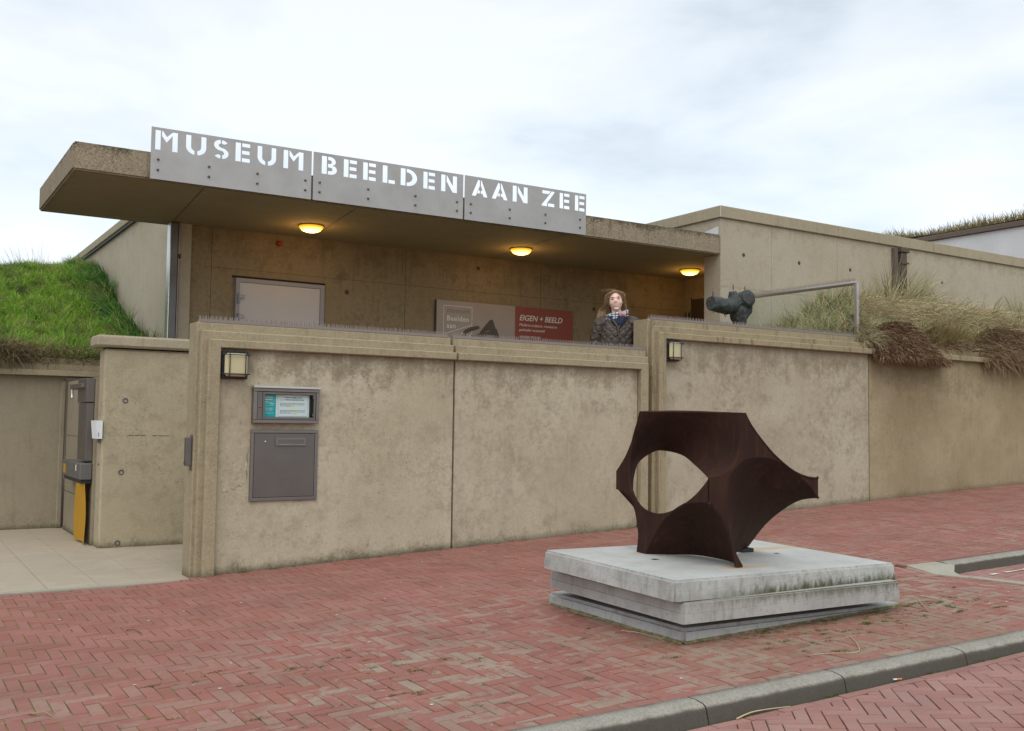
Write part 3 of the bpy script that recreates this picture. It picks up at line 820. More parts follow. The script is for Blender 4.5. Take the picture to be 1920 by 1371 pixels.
# ------------------------------------------------------------------ text helper
def text(body, size, mtx, m, parent, name='lettering', spacing=1.0, shear=0.0, bold=0.0, xs=1.0, th=0.0008, align='LEFT', ls=1.0):
    if '\n' in body and size > .03:
        for k, line in enumerate(body.split('\n')):
            text(line, size, mtx @ Matrix.Translation((-shear*0, -k*size*ls, 0)), m, parent, name, spacing, shear, bold, xs, th, align)
        return
    cu = bpy.data.curves.new(name, 'FONT'); cu.body = body; cu.size = size; cu.space_character = spacing
    cu.shear = shear; cu.offset = bold; cu.extrude = th; cu.align_x = align; cu.space_line = ls; cu.resolution_u = 3
    o = bpy.data.objects.new('tmp', cu); C.objects.link(o)
    dg = bpy.context.evaluated_depsgraph_get(); me = bpy.data.meshes.new_from_object(o.evaluated_get(dg))
    bpy.data.objects.remove(o); me.name = name
    me.transform(mtx @ Matrix.Diagonal((xs, 1, 1, 1))); me.materials.clear(); me.materials.append(mat[m])
    r = bpy.data.objects.new(name, me); C.objects.link(r); r.parent = parent; return r
def onwall(x, y, z): # text lies in plane y, reading along +x, facing -y
    return Matrix(((1, 0, 0, x), (0, 0, 1, y), (0, 1, 0, z), (0, 0, 0, 1)))

# notice case
nc = thing('notice_case', 'stainless glazed notice case with teal leaflet and closure letter, above the mailbox', 'notice case')
x0, x1, z0, z1 = 2.487, 3.03, 1.572, 1.848; ya = S1-.06
for nm, a in (('frame_rail', (x0, x1, ya, S1-.0005, z0, z0+.026)), ('frame_rail', (x0, x1, ya, S1-.0005, z1-.026, z1)),
              ('frame_stile', (x0, x0+.03, ya, S1-.0005, z0+.0262, z1-.0262)), ('frame_stile', (x1-.024, x1, ya, S1-.0005, z0+.0262, z1-.0262))):
    bx(nm, 'steel_frame', nc, *a, ch=.003)
bx('back_plate', 'black', nc, x0+.031, x1-.025, S1-.02, S1-.001, z0+.027, z1-.027)
bx('lid', 'steel_light', nc, x0-.002, x1+.012, ya-.012, S1-.0007, z1+.0005, z1+.020, ch=.003)
bx('lock_stile', 'steel', nc, x0+.0315, x0+.072, ya+.004, ya+.03, z0+.028, z1-.028, ch=.002)
bb = B(); bb.lathe([(0, .004), (.008, .004), (.009, 0)], (x0+.052, ya+.004, z0+.128), (0, -1, 0), 14); bb.make('lock', 'bolt', nc)
for a in ((x0+.074, x1-.03, z0+.03, z0+.048), (x0+.074, x1-.03, z1-.046, z1-.03)): bx('door_rail', 'steel', nc, a[0], a[1], ya+.003, ya+.028, a[2], a[3])
for a in ((x0+.074, x0+.09), (x1-.046, x1-.030)): bx('door_stile', 'steel', nc, a[0], a[1], ya+.003, ya+.028, z0+.0483, z1-.0463)
for zz in (z0+.06, z1-.075): bx('hinge', 'bolt', nc, x1-.058, x1-.044, ya-.004, ya+.003, zz, zz+.018)
tl = bx('teal_leaflet', 'teal', nc, x0+.092, x0+.190, S1-.026, S1-.0205, z0+.049, z1-.047)
sh = bx('white_backing', 'white', nc, x0+.191, x0+.470, S1-.0255, S1-.0205, z0+.049, z1-.047)
pp = bx('paper_sheet', 'paper', nc, x0+.212, x0+.452, S1-.030, S1-.026, z0+.058, z1-.050)
ty = S1-.0265
text('museum\nBeelden\naan', .019, onwall(x0+.103, ty, z1-.075), 'print_white', tl, 'logo_text', ls=.95, bold=.0004)
text('Zee', .019, onwall(x0+.139, ty, z1-.125), 'print_white', tl, 'logo_text', bold=.0004)
def frame_line(parent, m, xa, xb, za, zb, y, w_=.0012, diag=True):
    bb = B()
    for a in ((xa, xb, za, za+w_), (xa, xb, zb-w_, zb), (xa, xa+w_, za, zb), (xb-w_, xb, za, zb)): bb.box(a[0], a[1], y-.0006, y, a[2], a[3])
    if diag:
        zl = za+(zb-za)*.12; zr = za+(zb-za)*.45
        bb.quad((xa, y-.0006, zl), (xb, y-.0006, zr), (xb, y-.0006, zr+w_*1.3), (xa, y-.0006, zl+w_*1.3))
    bb.make('logo_frame', m, parent)
frame_line(tl, 'print_white', x0+.098, x0+.176, z1-.137, z1-.055, ty)
text('Openingstijden\ndinsdag - zondag\n10.00 - 17.00\n\nmaandag gesloten', .0105, onwall(x0+.100, ty, z1-.160), 'print_white', tl, 'small_print', ls=.9)
frame_line(pp, 'ink', x0+.222, x0+.258, z1-.097, z1-.06, S1-.0305, .0008)
text('Museum tijdelijk gesloten\nMuseum temporarily closed', .0135, onwall(x0+.268, S1-.0305, z1-.074), 'ink', pp, 'letter_heading', ls=1.25, bold=.0003)
for (z_, n_, wds) in ((z1-.118, 3, .205), (z1-.175, 3, .21)):
    bb = B()
    for k in range(n_):
        xx = x0+.224; zz = z_-k*.0105; end = xx+wds*(1 if k < n_-1 else .45)
        while xx < end:
            l_ = random.uniform(.008, .02); bb.box(xx, min(xx+l_, end), S1-.0311, S1-.0303, zz, zz+.0036); xx += l_+.004
    bb.make('small_print', 'ink', pp)
bx('marker_stripe', 'hilite', pp, x0+.275, x0+.345, S1-.0309, S1-.0302, z1-.141, z1-.133)
bx('marker_stripe', 'hilite', pp, x0+.325, x0+.365, S1-.0309, S1-.0302, z1-.200, z1-.192)
bx('glass', 'glass', nc, x0+.091, x1-.047, ya+.010, ya+.013, z0+.0485, z1-.0465)

# mailbox
mb = thing('mailbox', 'square stainless steel mailbox door set in the wall below the notice case', 'mailbox')
x0, x1, z0, z1 = 2.487, 3.045, 0.957, 1.520
bx('recess', 'joint', mb, x0, x1, S1-.004, S1-.0002, z0, z1)
for nm, a in (('frame_rail', (x0, x1, z0, z0+.026)), ('frame_rail', (x0, x1, z1-.026, z1)), ('frame_stile', (x0, x0+.026, z0+.0262, z1-.0262)), ('frame_stile', (x1-.026, x1, z0+.0262, z1-.0262))):
    bx(nm, 'steel_frame', mb, a[0], a[1], S1-.016, S1-.0045, a[2], a[3], ch=.002)
dr = bx('door', 'steel', mb, x0+.029, x1-.029, S1-.014, S1-.0045, z0+.029, z1-.029, ch=.0015)
sl_ = bx('letter_slot', 'steel_frame', dr, x0+.20, x0+.455, S1-.024, S1-.0142, z1-.13, z1-.058, ch=.003)
bx('flap', 'steel', sl_, x0+.222, x0+.433, S1-.028, S1-.0242, z1-.113, z1-.078, ch=.002)
bx('flap_lip', 'steel_light', sl_, x0+.222, x0+.433, S1-.034, S1-.0242, z1-.117, z1-.1135)
bb = B(); bb.lathe([(0, .006), (.007, .005), (.008, 0)], (x0+.118, S1-.0142, z1-.095), (0, -1, 0), 12); bb.make('lock', 'steel_light', dr)

# lock box on the wall end
lb = thing('lock_box', 'grey metal lock keeper fixed on the left end of the boundary wall', 'lock')
bx('plate', 'steel', lb, 2.054, 2.0615, 7.82, 7.87, 1.20, 1.475, ch=.002)
bx('cover', 'steel', lb, 2.012, 2.0535, 7.815, 7.875, 1.235, 1.455, ch=.004)
for zz in (1.212, 1.463):
    bb = B(); bb.lathe([(0, .005), (.007, .004), (.008, 0)], (2.054, 7.845, zz), (-1, 0, 0), 10); bb.make('screw', 'bolt', lb)
bx('latch', 'bolt', lb, 2.004, 2.0115, 7.825, 7.85, 1.25, 1.27)

# ------------------------------------------------------------------ entrance pier and alcove
pier = thing('pier_wall', 'freestanding concrete pier wall with coping beside the entrance, left of the boundary wall', 'wall')
bb = B(); bb.cbox(1.783, 2.95, 9.95, 10.20, 0.33, 2.25, ch=.018); bb.make('pier_body', 'pier', pier)
bb = B(); bb.cbox(1.700, 2.95, 9.89, 10.25, 2.262, 2.375, ch=.02); bb.make('coping', 'coping', pier)
bx('shadow_gap', 'joint', pier, 1.81, 2.94, 9.98, 10.17, 2.2502, 2.2618)
for (x, z) in ((1.98, 1.763), (1.964, 1.087), (1.952, 0.425)):
    bb = B(); bb.lathe([(.024, 0), (.026, .004), (.021, .006), (.013, .004), (.012, -.01), (0, -.01)], (x, 9.949, z), (0, -1, 0), 18); bb.make('tie_hole', 'zinc', pier)
for (x0, x1, z) in ((2.02, 2.42, 1.435),):
    for k in range(7):
        if k in (3,): continue
        bx('form_seam', 'joint', pier, x0+k*.055, x0+k*.055+.045, 9.9484, 9.9498, z-.004-k*.0007, z+.001-k*.0007)
rear = thing('alcove_wall', 'shaded concrete wall at the back of the entrance alcove under the grass bank', 'wall')
bx('wall_body', 'rear', rear, -4, 1.758, 12.001, 12.3, 0.2, 2.046)
bx('coping_band', 'frame', rear, -4, 2.3, 11.88, 12.35, 2.048, 2.112, ch=.004)
bx('coping_band', 'frame', rear, -4, 2.3, 11.93, 12.35, 2.114, 2.178, ch=.004)
bx('coping_band', 'frame', rear, -4, 2.3, 11.98, 12.35, 2.180, 2.245, ch=.004)
bx('edge_rib', 'rear', rear, 1.70, 1.757, 11.97, 11.9995, .38, 1.999, ch=.01)
sw = thing('alcove_wall', 'side wall of the alcove carrying the stainless counter and yellow cloth', 'wall')
bx('wall_body', 'rear', sw, 1.76, 1.95, 10.21, 11.87, 0.2, 1.985)
bx('form_seam', 'joint', sw, 1.7585, 1.7598, 10.25, 11.9, 1.40, 1.404); bx('form_seam', 'joint', sw, 1.7585, 1.7598, 10.25, 11.9, .80, .804)
ct = thing('service_counter', 'stainless steel counter with upright column in the alcove behind the pier', 'counter')
bx('column', 'steel', ct, 1.695, 1.758, 10.25, 10.72, 1.18, 1.74, ch=.004)
bx('column_cap', 'steel', ct, 1.685, 1.758, 10.24, 10.75, 1.745, 1.975, ch=.004)
bx('arm', 'steel_frame', ct, 1.66, 1.758, 11.0, 11.05, 1.88, 1.93, ch=.003)
bb = B(); bb.tube([(1.67, 11.0, 1.88), (1.67, 11.0, 1.82), (1.67, 10.98, 1.79)], .012, 8); bb.make('hook', 'steel_light', ct)
bx('arm', 'steel_frame', ct, 1.655, 1.684, 10.35, 11.05, 1.885, 1.93, ch=.003)
bb = B(); bb.cbox(1.645, 1.758, 10.22, 11.30, 1.00, 1.16, ch=.01); bb.make('tray', 'zinc', ct)
bx('tray_foot', 'black', ct, 1.66, 1.757, 10.24, 11.24, .965, .999, ch=.004)
bx('sticker', 'yellow', ct, 1.6435, 1.6448, 11.05, 11.2, 1.03, 1.12)
bx('label_plate', 'print_white', ct, 1.6435, 1.6448, 10.42, 10.46, 1.08, 1.14)
bb = B(); rows = []
for z in frange(0.40, 0.984, 10):
    rows.append([(1.70+0.018*sin(9*y+z*5)-.03*(z-.4), y, z) for y in frange(10.24, 10.68-.10*(z-.4), 16)])
bb.sheet(rows, .006); tag(bb.make('hanging_cloth', 'yellow'), 'mustard yellow cloth hanging below the stainless counter', 'cloth')
ic = thing('intercom', 'small white intercom box on the end of the pier wall', 'intercom')
bx('bracket', 'zinc', ic, 1.76, 1.7825, 9.99, 10.05, 1.36, 1.52)
bb = B(); rows = []
for q in ((0, 0), (1, 0), (1, 1), (0, 1)): rows.append([])
P = [(1.725, 9.94), (1.7825, 9.93), (1.7825, 10.06), (1.70, 10.05)]
lo = [(a+.015*(a < 1.75), c, 1.40) for a, c in P]; hi = [(a, c, 1.57) for a, c in P]
bb.grid([lo, hi], sm=False, closed=True); bb.quad(*lo[::-1]); bb.quad(*hi); bb.make('housing', 'white', ic)
for zz in (1.425, 1.445): bx('button', 'bolt', ic, 1.745, 1.753, 9.929, 9.934, zz, zz+.008)
bb = B(); bb.lathe([(0, .008), (.012, .006), (.013, 0)], (1.783, 10.06, 1.16), (-1, 0, 0), 12); bb.make('keyswitch', 'bolt', ic)

# ------------------------------------------------------------------ museum building
bld = thing('museum_building', 'low sand coloured concrete museum with long cantilevered canopy', 'building')
YF, YB, ZC = 9.7, 11.76, 3.871
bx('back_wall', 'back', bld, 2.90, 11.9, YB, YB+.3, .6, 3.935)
bx('side_wall', 'tower', bld, 2.955, 3.4, YB+.32, 30, .6, 4.37)
bx('side_wall_end', 'tower', bld, 2.862, 2.90-.001, YB-.02, YB+.3, .6, ZC-.002)
bb = B(); bb.cbox(2.885, 12, 13.2, 30, 4.375, 4.50, ch=.01); bb.make('coping', 'coping', bld)
bx('drip_edge', 'black', bld, 2.91, 2.954, 13.21, 30, 4.35, 4.374)
bx('gap_shadow', 'joint', bld, 2.95, 3.3, YB+.302, YB+.319, .6, ZC-.01)
# canopy slab
bb = B(); b2 = bmesh.new(); bmesh.ops.create_cube(b2, size=1)
for v in b2.verts:
    zt = 4.115 if v.co.x < 0 else 4.165
    v.co = Vector((1.403 if v.co.x < 0 else 9.457, YF if v.co.y < 0 else 11.95, ZC-.018 if v.co.z < 0 and v.co.x < 0 else (ZC+.026 if v.co.z < 0 else zt)))
# tiny fall of the slab along its length, as in the picture
bmesh.ops.bevel(b2, geom=b2.edges[:], offset=.015, segments=2, affect='EDGES'); bb.bm(b2); b2.free()
canopy = bb.make('canopy', 'canopy', bld)
bb = B(); bb.poly([(1.45, YF+.05, ZC-.0208), (9.45, YF+.05, ZC+.0232), (9.45, 11.755, ZC+.0232), (1.45, 11.9, ZC-.0208)], .0015, (0, 0, -1)); bb.make('soffit', 'soffit', canopy)
def szc(x): return ZC-.0225+.044*(x-1.4)/8.05
for (x, xe) in ((4.21, 4.46), (2.6, 2.77), (6.9, 7.1)):
    bb = B(); bb.quad((x, YF+.06, szc(x)-.002), (xe, 11.74, szc(xe)-.002), (xe+.008, 11.74, szc(xe)-.002), (x+.008, YF+.06, szc(x)-.002)); bb.make('soffit_joint', 'dark_door', canopy)
# tower block on the right
TX = 9.458
bb = B(); bb.box(TX, 30, YF, 10.01, 1.0, 4.395); bb.make('tower_wall', 'tower', bld)
bb = B(); bb.box(TX, 10.688, 10.0102, 16, 4.0, 4.3948); bb.make('roof_wall', 'tower', bld)
bx('roof_slab', 'soffit', bld, 9.4575, 10.70, 10.011, 12.1, ZC+.026, 3.999)
for (a, c) in ((TX-.0, 11.8-.003), (11.8, 14.05-.003), (14.05, 16.3-.003), (16.3, 19)):
    bb = B(); bb.cbox(a-(0.035 if a == TX else 0), c, YF-.035, YF+.3, 4.396, 4.555, ch=.006); bb.make('coping', 'coping', bld)
bb = B(); bb.cbox(TX-.035, TX+.25, YF+.3005, 16, 4.396, 4.555, ch=.006); bb.make('coping', 'coping', bld)
bb = B(); bb.cbox(TX-.0352, TX-.030, YF-.0353, YF-.03, 4.397, 4.553, ch=.001); bb.make('corner_seal', 'steel_light', bld)
bb = B(); bb.poly([(TX-.001, YF+.04, 4.175), (TX-.001, YF+.75, 4.175), (TX-.001, YF+.04, 4.285)], .004, (-1, 0, 0)); bb.make('flashing', 'white_wall', bld)
for (x, z) in ((9.89, 3.933), (10.99, 3.93), (12.09, 3.935), (14.32, 3.94)):
    bb = B(); bb.lathe([(.027, .0005), (.024, .003), (.001, .0015)], (x, YF-.001, z), (0, -1, 0), 14); bb.make('tie_hole', 'dark_door', bld)
for x in (10.43, 11.8, 13.9): bx('form_seam', 'frame', bld, x, x+.006, YF-.0015, YF-.0003, 1.5, 4.38)
bx('form_seam', 'frame', bld, TX+.01, 16, YF-.0017, YF-.0005, 3.47, 3.475)
# form seams and cavities in the back wall
for x in (5.79, 7.94, 3.25): bx('form_seam', 'joint', bld, x, x+.004, YB-.0012, YB-.0002, 1.4, ZC)
bx('form_seam', 'joint', bld, 3.2, 10.6, YB-.0014, YB-.0003, 3.39, 3.393)
for (x, z) in ((4.97, 3.23), (6.9, 3.72), (8.9, 3.3)):
    bb = B(); bb.lathe([(.03, .0005), (.025, .003), (.001, .0015)], (x, YB-.001, z), (0, -1, 0), 12); bb.make('tie_hole', 'dark_door', bld)
# light grey corner pilaster, steel gutter box and pipe at the left end of the back wall
bx('corner_pilaster', 'tower', bld, 2.90-.06, 3.0, YB-.05, YB-.002, .6, ZC-.01)
bx('gutter_box', 'zinc', bld, 2.752, 2.832, YB-.11, YB-.02, .9, ZC-.03, ch=.003)
bx('gutter_flange', 'steel_light', bld, 2.742, 2.7515, YB-.115, YB+.02, .9, ZC-.02)
bb = B(); bb.tube([(2.852, YB-.07, .9), (2.852, YB-.07, ZC-.02)], .013, 10); bb.make('drain_pipe', 'steel_frame', bld)
bx('pipe_clip', 'black', bld, 2.832, 2.874, YB-.09, YB-.05, 3.44, 3.49)
# door
dr = bx('door', 'door', bld, 3.59, 4.60, YB-.028, YB-.014, 1.36, 3.235)
for a in ((3.54, 3.587, YB-.04, YB-.0015, 1.36, 3.285), (4.603, 4.655, YB-.04, YB-.0015, 1.36, 3.285), (3.5872, 4.6028, YB-.04, YB-.0015, 3.238, 3.285)):
    bx('door_frame', 'door_frame', dr, *a)
for z in (3.04, 2.80, 1.7): 
    bx('hinge', 'steel_frame', dr, 3.575, 3.64, YB-.055, YB-.041, z, z+.045); bx('hinge', 'bolt', dr, 3.562, 3.586, YB-.06, YB-.041, z-.06, z+.06)
bx('lintel_shadow_gap', 'joint', bld, 3.50, 4.68, YB-.0018, YB-.0004, 3.286, 3.315)
bb = B(); bb.lathe([(.035, 0), (.034, .03), (.022, .05), (0, .055)], (4.062, YB-.001, 3.752), (0, -1, 0), 16); tag(bb.make('alarm_beacon', 'red'), 'small round red alarm light above the grey door', 'alarm light')
# recess with the dark door at the right end of the terrace
bx('recess_wall', 'back', bld, 10.69, 10.9, 10.0102, YB-.001, .6, 4.3946)
dd = bx('inner_door', 'dark_door', bld, 10.665, 10.6885, 10.2, 11.58, 1.36, 3.56)
bx('door_edge', 'joint', bld, 10.68, 10.6895, 11.582, 11.60, 1.36, 3.59)
for z in (3.28, 3.02): bx('door_hinge', 'steel_frame', bld, 10.63, 10.688, 11.62, 11.70, z, z+.09, ch=.004)

# museum sign: three steel plates with letters cut right through
def arc(cx, cy, rx, ry, a0, a1, n=8): return [(cx+rx*cos(radians(a0+(a1-a0)*k/n)), cy+ry*sin(radians(a0+(a1-a0)*k/n))) for k in range(n+1)]
def ring(cx, cy, RX, RY, rx, ry, a0, a1, n=8): return arc(cx, cy, RX, RY, a0, a1, n)+arc(cx, cy, rx, ry, a1, a0, n)
G_ = 0.045
LET = {
 'M': (1.0, [[(0, 0), (.24, 0), (.24, 1), (0, 1)], [(.29, 1), (.29, .72), (.50, .42), (.76, .80), (.76, 0), (1.0, 0), (1.0, 1), (.78, 1), (.52, .72), (.33, 1)]]),
 'U': (.94, [[(0, 1), (0, .40)]+arc(.45, .42, .45, .42, 183, 264, 7)+[(.40, .21)]+arc(.45, .42, .21, .20, 250, 183, 5)+[(.24, .42), (.24, 1)],
             [(.94, 1), (.94, .42)]+arc(.49, .42, .45, .42, -3, -84, 7)+[(.52, .21)]+arc(.49, .42, .21, .20, -70, -3, 5)+[(.70, .42), (.70, 1)]]),
 'S': (.70, [ring(.36, .71, .35, .29, .13, .10, 30, 84, 5),
             arc(.36, .71, .35, .29, 96, 262, 9)+[(.45, .40)]+arc(.40, .29, .10, .09, 70, -85, 6)+arc(.38, .29, .34, .29, -85, 75, 9)[0:]+[(.33, .60)]+arc(.36, .71, .12, .10, 250, 96, 6),
             ring(.36, .29, .36, .29, .14, .10, 212, 263, 5)]),
 'E': (.68, [[(0, 0), (.25, 0), (.25, 1), (0, 1)], [(.30, .80), (.68, .80), (.68, 1), (.30, 1)], [(.30, .41), (.66, .41), (.66, .61), (.30, .61)], [(.30, 0), (.68, 0), (.68, .21), (.30, .21)]]),
 'B': (.74, [[(0, 0), (.25, 0), (.25, 1), (0, 1)],
             [(.30, 1)]+arc(.40, .74, .28, .26, 90, -62, 7)+arc(.42, .29, .32, .29, 66, -90, 9)+[(.30, 0), (.30, .20)]+arc(.42, .295, .10, .095, -90, 90, 6)+[(.30, .39), (.30, .60)]+arc(.40, .70, .08, .10, -90, 90, 6)+[(.30, .80)]]),
 'L': (.64, [[(0, 0), (.25, 0), (.25, 1), (0, 1)], [(.30, 0), (.64, 0), (.64, .21), (.30, .21)]]),
 'D': (.84, [[(0, 0), (.25, 0), (.25, 1), (0, 1)], [(.30, 1)]+arc(.34, .5, .50, .50, 85, -85, 12)+[(.30, 0), (.30, .21)]+arc(.34, .5, .25, .29, -85, 85, 9)+[(.30, .79)]]),
 'N': (.84, [[(0, 0), (.23, 0), (.23, 1), (0, 1)], [(.28, 1), (.28, .62), (.60, 0), (.84, 0), (.84, 1), (.61, 1), (.61, .42), (.31, 1)]]),
 'A': (.98, [[(0, 0), (.25, 0), (.50, .66), (.50, 1), (.38, 1)], [(.55, 1), (.55, .66), (.58, .58), (.655, .38), (.55, .38), (.55, .18), (.66, .18), (.73, 0), (.98, 0), (.61, 1)], [(.33, .18), (.50, .18), (.50, .38), (.41, .38)]]),
 'Z': (.78, [[(.04, 1), (.04, .79), (.44, .79), (.50, .90), (.56, 1)], [(.60, 1), (.78, 1), (.78, .93), (.34, .21), (.34, .02), (.30, 0), (0, 0), (0, .06), (.49, .80)], [(.39, 0), (.78, 0), (.78, .21), (.39, .21)]]),
}
sign = thing('museum_sign', 'long grey steel sign with stencil cut letters mounted on the canopy edge', 'sign')
def sign_plate(x0, x1, z0, z1, letters, z0r, z1r):
    """letters: list of (char, x_left, width_scale); heights follow the plate"""
    cu = bpy.data.curves.new('plate', 'CURVE'); cu.dimensions = '2D'; cu.fill_mode = 'BOTH'; cu.extrude = .003
    def spl(P):
        s = cu.splines.new('POLY'); s.points.add(len(P)-1)
        for q, p in zip(s.points, P): q.co = (p[0], p[1], 0, 1)
        s.use_cyclic_u = True
    spl([(x0, z0), (x1, z0r), (x1, z1r), (x0, z1)])
    for ch, xl, wd, lz, lh in letters:
        for P in LET[ch][1]: spl([(xl+p[0]*wd, lz+p[1]*lh) for p in P])
    o = bpy.data.objects.new('tmp', cu); C.objects.link(o)
    dg = bpy.context.evaluated_depsgraph_get(); me = bpy.data.meshes.new_from_object(o.evaluated_get(dg)); bpy.data.objects.remove(o)
    me.transform(onwall(0, YF-.035, 0)); me.name = 'sign_plate'; me.materials.clear(); me.materials.append(mat['sign'])
    r = bpy.data.objects.new('sign_plate', me); C.objects.link(r); r.parent = sign; return r
SB = 3.863
def lz(x): return 4.139+(x-2.07)*0.0078
LH = 0.188
def LL(*q): return [(c, a, (e_-a)/LET[c][0], lz(a), LH) for c, a, e_ in q]
sp = [sign_plate(2.072, 3.664, SB-.008, 4.352, LL(('M', 2.109, 2.317), ('U', 2.394, 2.588), ('S', 2.659, 2.803), ('E', 2.874, 3.02), ('U', 3.095, 3.288), ('M', 3.364, 3.576)), SB+.002, 4.366),
      sign_plate(3.684, 5.459, SB+.002, 4.367, LL(('B', 3.774, 3.944), ('E', 4.018, 4.167), ('E', 4.238, 4.387), ('L', 4.465, 4.613), ('D', 4.679, 4.881), ('E', 4.955, 5.101), ('N', 5.177, 5.38)), SB+.016, 4.384),
      sign_plate(5.479, 7.18, SB+.016, 4.385, LL(('A', 5.571, 5.782), ('A', 5.836, 6.053), ('N', 6.12, 6.33), ('Z', 6.526, 6.712), ('E', 6.786, 6.934), ('E', 7.013, 7.160)), SB+.03, 4.396)]
def bolts(pl, xs_, x):
    for xx in xs_:
        for k, zz in enumerate((3.945, 4.045)):
            bb = B(); z = zz+(xx-2.07)*.006
            bb.lathe([(.012, 0), (.012, .01), (.008, .016), (0, .018)], (xx, YF-.038, z), (0, -1, 0), 10); bb.make('bolt', 'bolt', pl)
bolts(sp[0], (2.14, 2.62, 3.10, 3.60), 0); bolts(sp[1], (3.755, 4.30, 4.86, 5.38), 0); bolts(sp[2], (5.56, 6.08, 6.58, 7.09), 0)

# ceiling lamps
def clamp(label, x, y):
    t = thing('ceiling_lamp', label, 'lamp', 'round amber ceiling lamps under the canopy')
    z = szc(x)
    bb = B(); bb.lathe([(.150, -.001), (.150, -.010), (.137, -.012)], (x, y, z), n=32); bb.make('rim', 'zinc', t)
    bb = B(); bb.lathe([(.141, -.013), (.135, -.03), (.105, -.062), (.06, -.078), (0.001, -.082)], (x, y, z), n=32); bb.make('glass_bowl', 'lamp', t)
    l = bpy.data.lights.new('lamp_light', 'POINT'); l.energy = 5.5; l.color = (1, .55, .16); l.shadow_soft_size = .14
    o = bpy.data.objects.new('lamp_light', l); C.objects.link(o); o.location = (x, y, z-.15); o.parent = t
clamp('lit round amber ceiling lamp nearest the door', 4.17, 10.96)
clamp('lit round amber ceiling lamp above the banner', 7.02, 10.86)
clamp('lit round amber ceiling lamp beside the dark recess at the right', 10.04, 10.93)

# banner on the back wall
bn = thing('exhibition_banner', 'grey and brick red exhibition banner on the back wall under the canopy', 'banner')
yb = YB-.03
pg_ = bx('grey_panel', 'poster_grey', bn, 6.25, 7.4955, yb, YB-.002, 2.45, 3.235)
pr = bx('red_panel', 'poster_red', bn, 7.496, 8.495, yb, YB-.002, 2.45, 3.235)
bx('edge', 'dark_door', bn, 6.235, 6.2495, yb-.002, YB-.002, 2.45, 3.235)
text('museum', .098, onwall(6.405, yb-.001, 3.075), 'poster_mid', pg_, 'logo_text', 1.1)
text('Beelden\naan', .098, onwall(6.405, yb-.001, 2.965), 'print_white', pg_, 'logo_text', 1.1, bold=.001)
text('Zee', .098, onwall(6.63, yb-.001, 2.745), 'print_white', pg_, 'logo_text', 1.1, bold=.001)
frame_line(pg_, 'print_white', 6.355, 6.80, 2.72, 3.17, yb-.0005, .006)
def blob(pts, m, dy, name):
    bb = B(); P = cr_spline([(x, z, 0) for x, z in pts], 4); bb.poly([(p[0], yb-dy, p[1]) for p in P], .001, (0, -1, 0)); bb.make(name, m, pg_)
blob([(6.62, 2.50), (6.64, 2.68), (6.70, 2.77), (6.84, 2.80), (7.0, 2.84), (7.08, 2.86), (7.18, 2.90), (7.22, 2.84), (7.32, 2.60), (7.35, 2.47), (7.25, 2.47), (7.17, 2.62), (7.02, 2.64), (6.88, 2.56), (6.75, 2.50), (6.62, 2.46)], 'poster_dark', .0015, 'printed_figure')
blob([(6.92, 2.83), (7.06, 2.99), (7.12, 3.02), (7.15, 2.97), (7.17, 2.88), (7.05, 2.86), (6.92, 2.81)], 'poster_dark', .0018, 'printed_figure')
blob([(6.64, 2.52), (6.65, 2.78), (6.70, 2.86), (6.88, 2.92), (6.91, 2.88), (6.72, 2.80), (6.70, 2.6), (6.68, 2.50)], 'poster_dark', .0021, 'printed_figure')
blob([(6.84, 2.60), (6.95, 2.76), (7.12, 2.80), (7.1, 2.72), (6.98, 2.68), (6.84, 2.58)], 'poster_mid', .0024, 'printed_figure')
text('EIGEN + BEELD', .112, onwall(7.565, yb-.001, 3.045), 'print_white', pr, 'banner_title', .98, .25, bold=.001, xs=1.0)
text('Moderne sculptuur, museaal en\nparticulier verzameld', .056, onwall(7.565, yb-.001, 2.965), 'print_white', pr, 'banner_text', .92, .2, ls=1.25)
text('18.09.2020 | 07.03.2021', .042, onwall(7.565, yb-.001, 2.80), 'print_white', pr, 'banner_text', .92, .2)
text('MUSEUM', .10, onwall(7.565, yb-.001, 2.51), 'print_white', pr, 'banner_text', .95)
text('BEELDEN', .10, onwall(7.99, yb-.001, 2.51), 'print_white', pr, 'banner_text', .95)

# downspout on the tower wall, standing in the grass
dsn = thing('downspout', 'brown metal rainwater head and downpipe on the upper wall, in the dune grass', 'downpipe')
dcol = plain('brown_painted_pipe', (0.085, 0.06, 0.042), 0.6)
bb = B(); bb.cbox(13.14, 13.34, YF-.12, YF-.002, 4.30, 4.37, ch=.006); bb.cbox(13.165, 13.30, YF-.10, YF-.003, 3.2, 4.298, ch=.008); bb.make('pipe', dcol, dsn)
bx('side_channel', 'dark_coping', dsn, 13.05, 13.135, YF-.06, YF-.002, 3.2, 4.36)
bx('bracket', dcol, dsn, 13.14, 13.33, YF-.115, YF-.101, 4.12, 4.15)

# white building far right
wb = thing('white_building', 'white wall with dark coping beyond the museum at the upper right', 'building')
bx('wall', 'white_wall', wb, 20, 27, 5, 16, 2, 5.84)
bx('coping', 'dark_coping', wb, 19.93, 27, 5, 16.1, 5.845, 5.96, ch=.01)

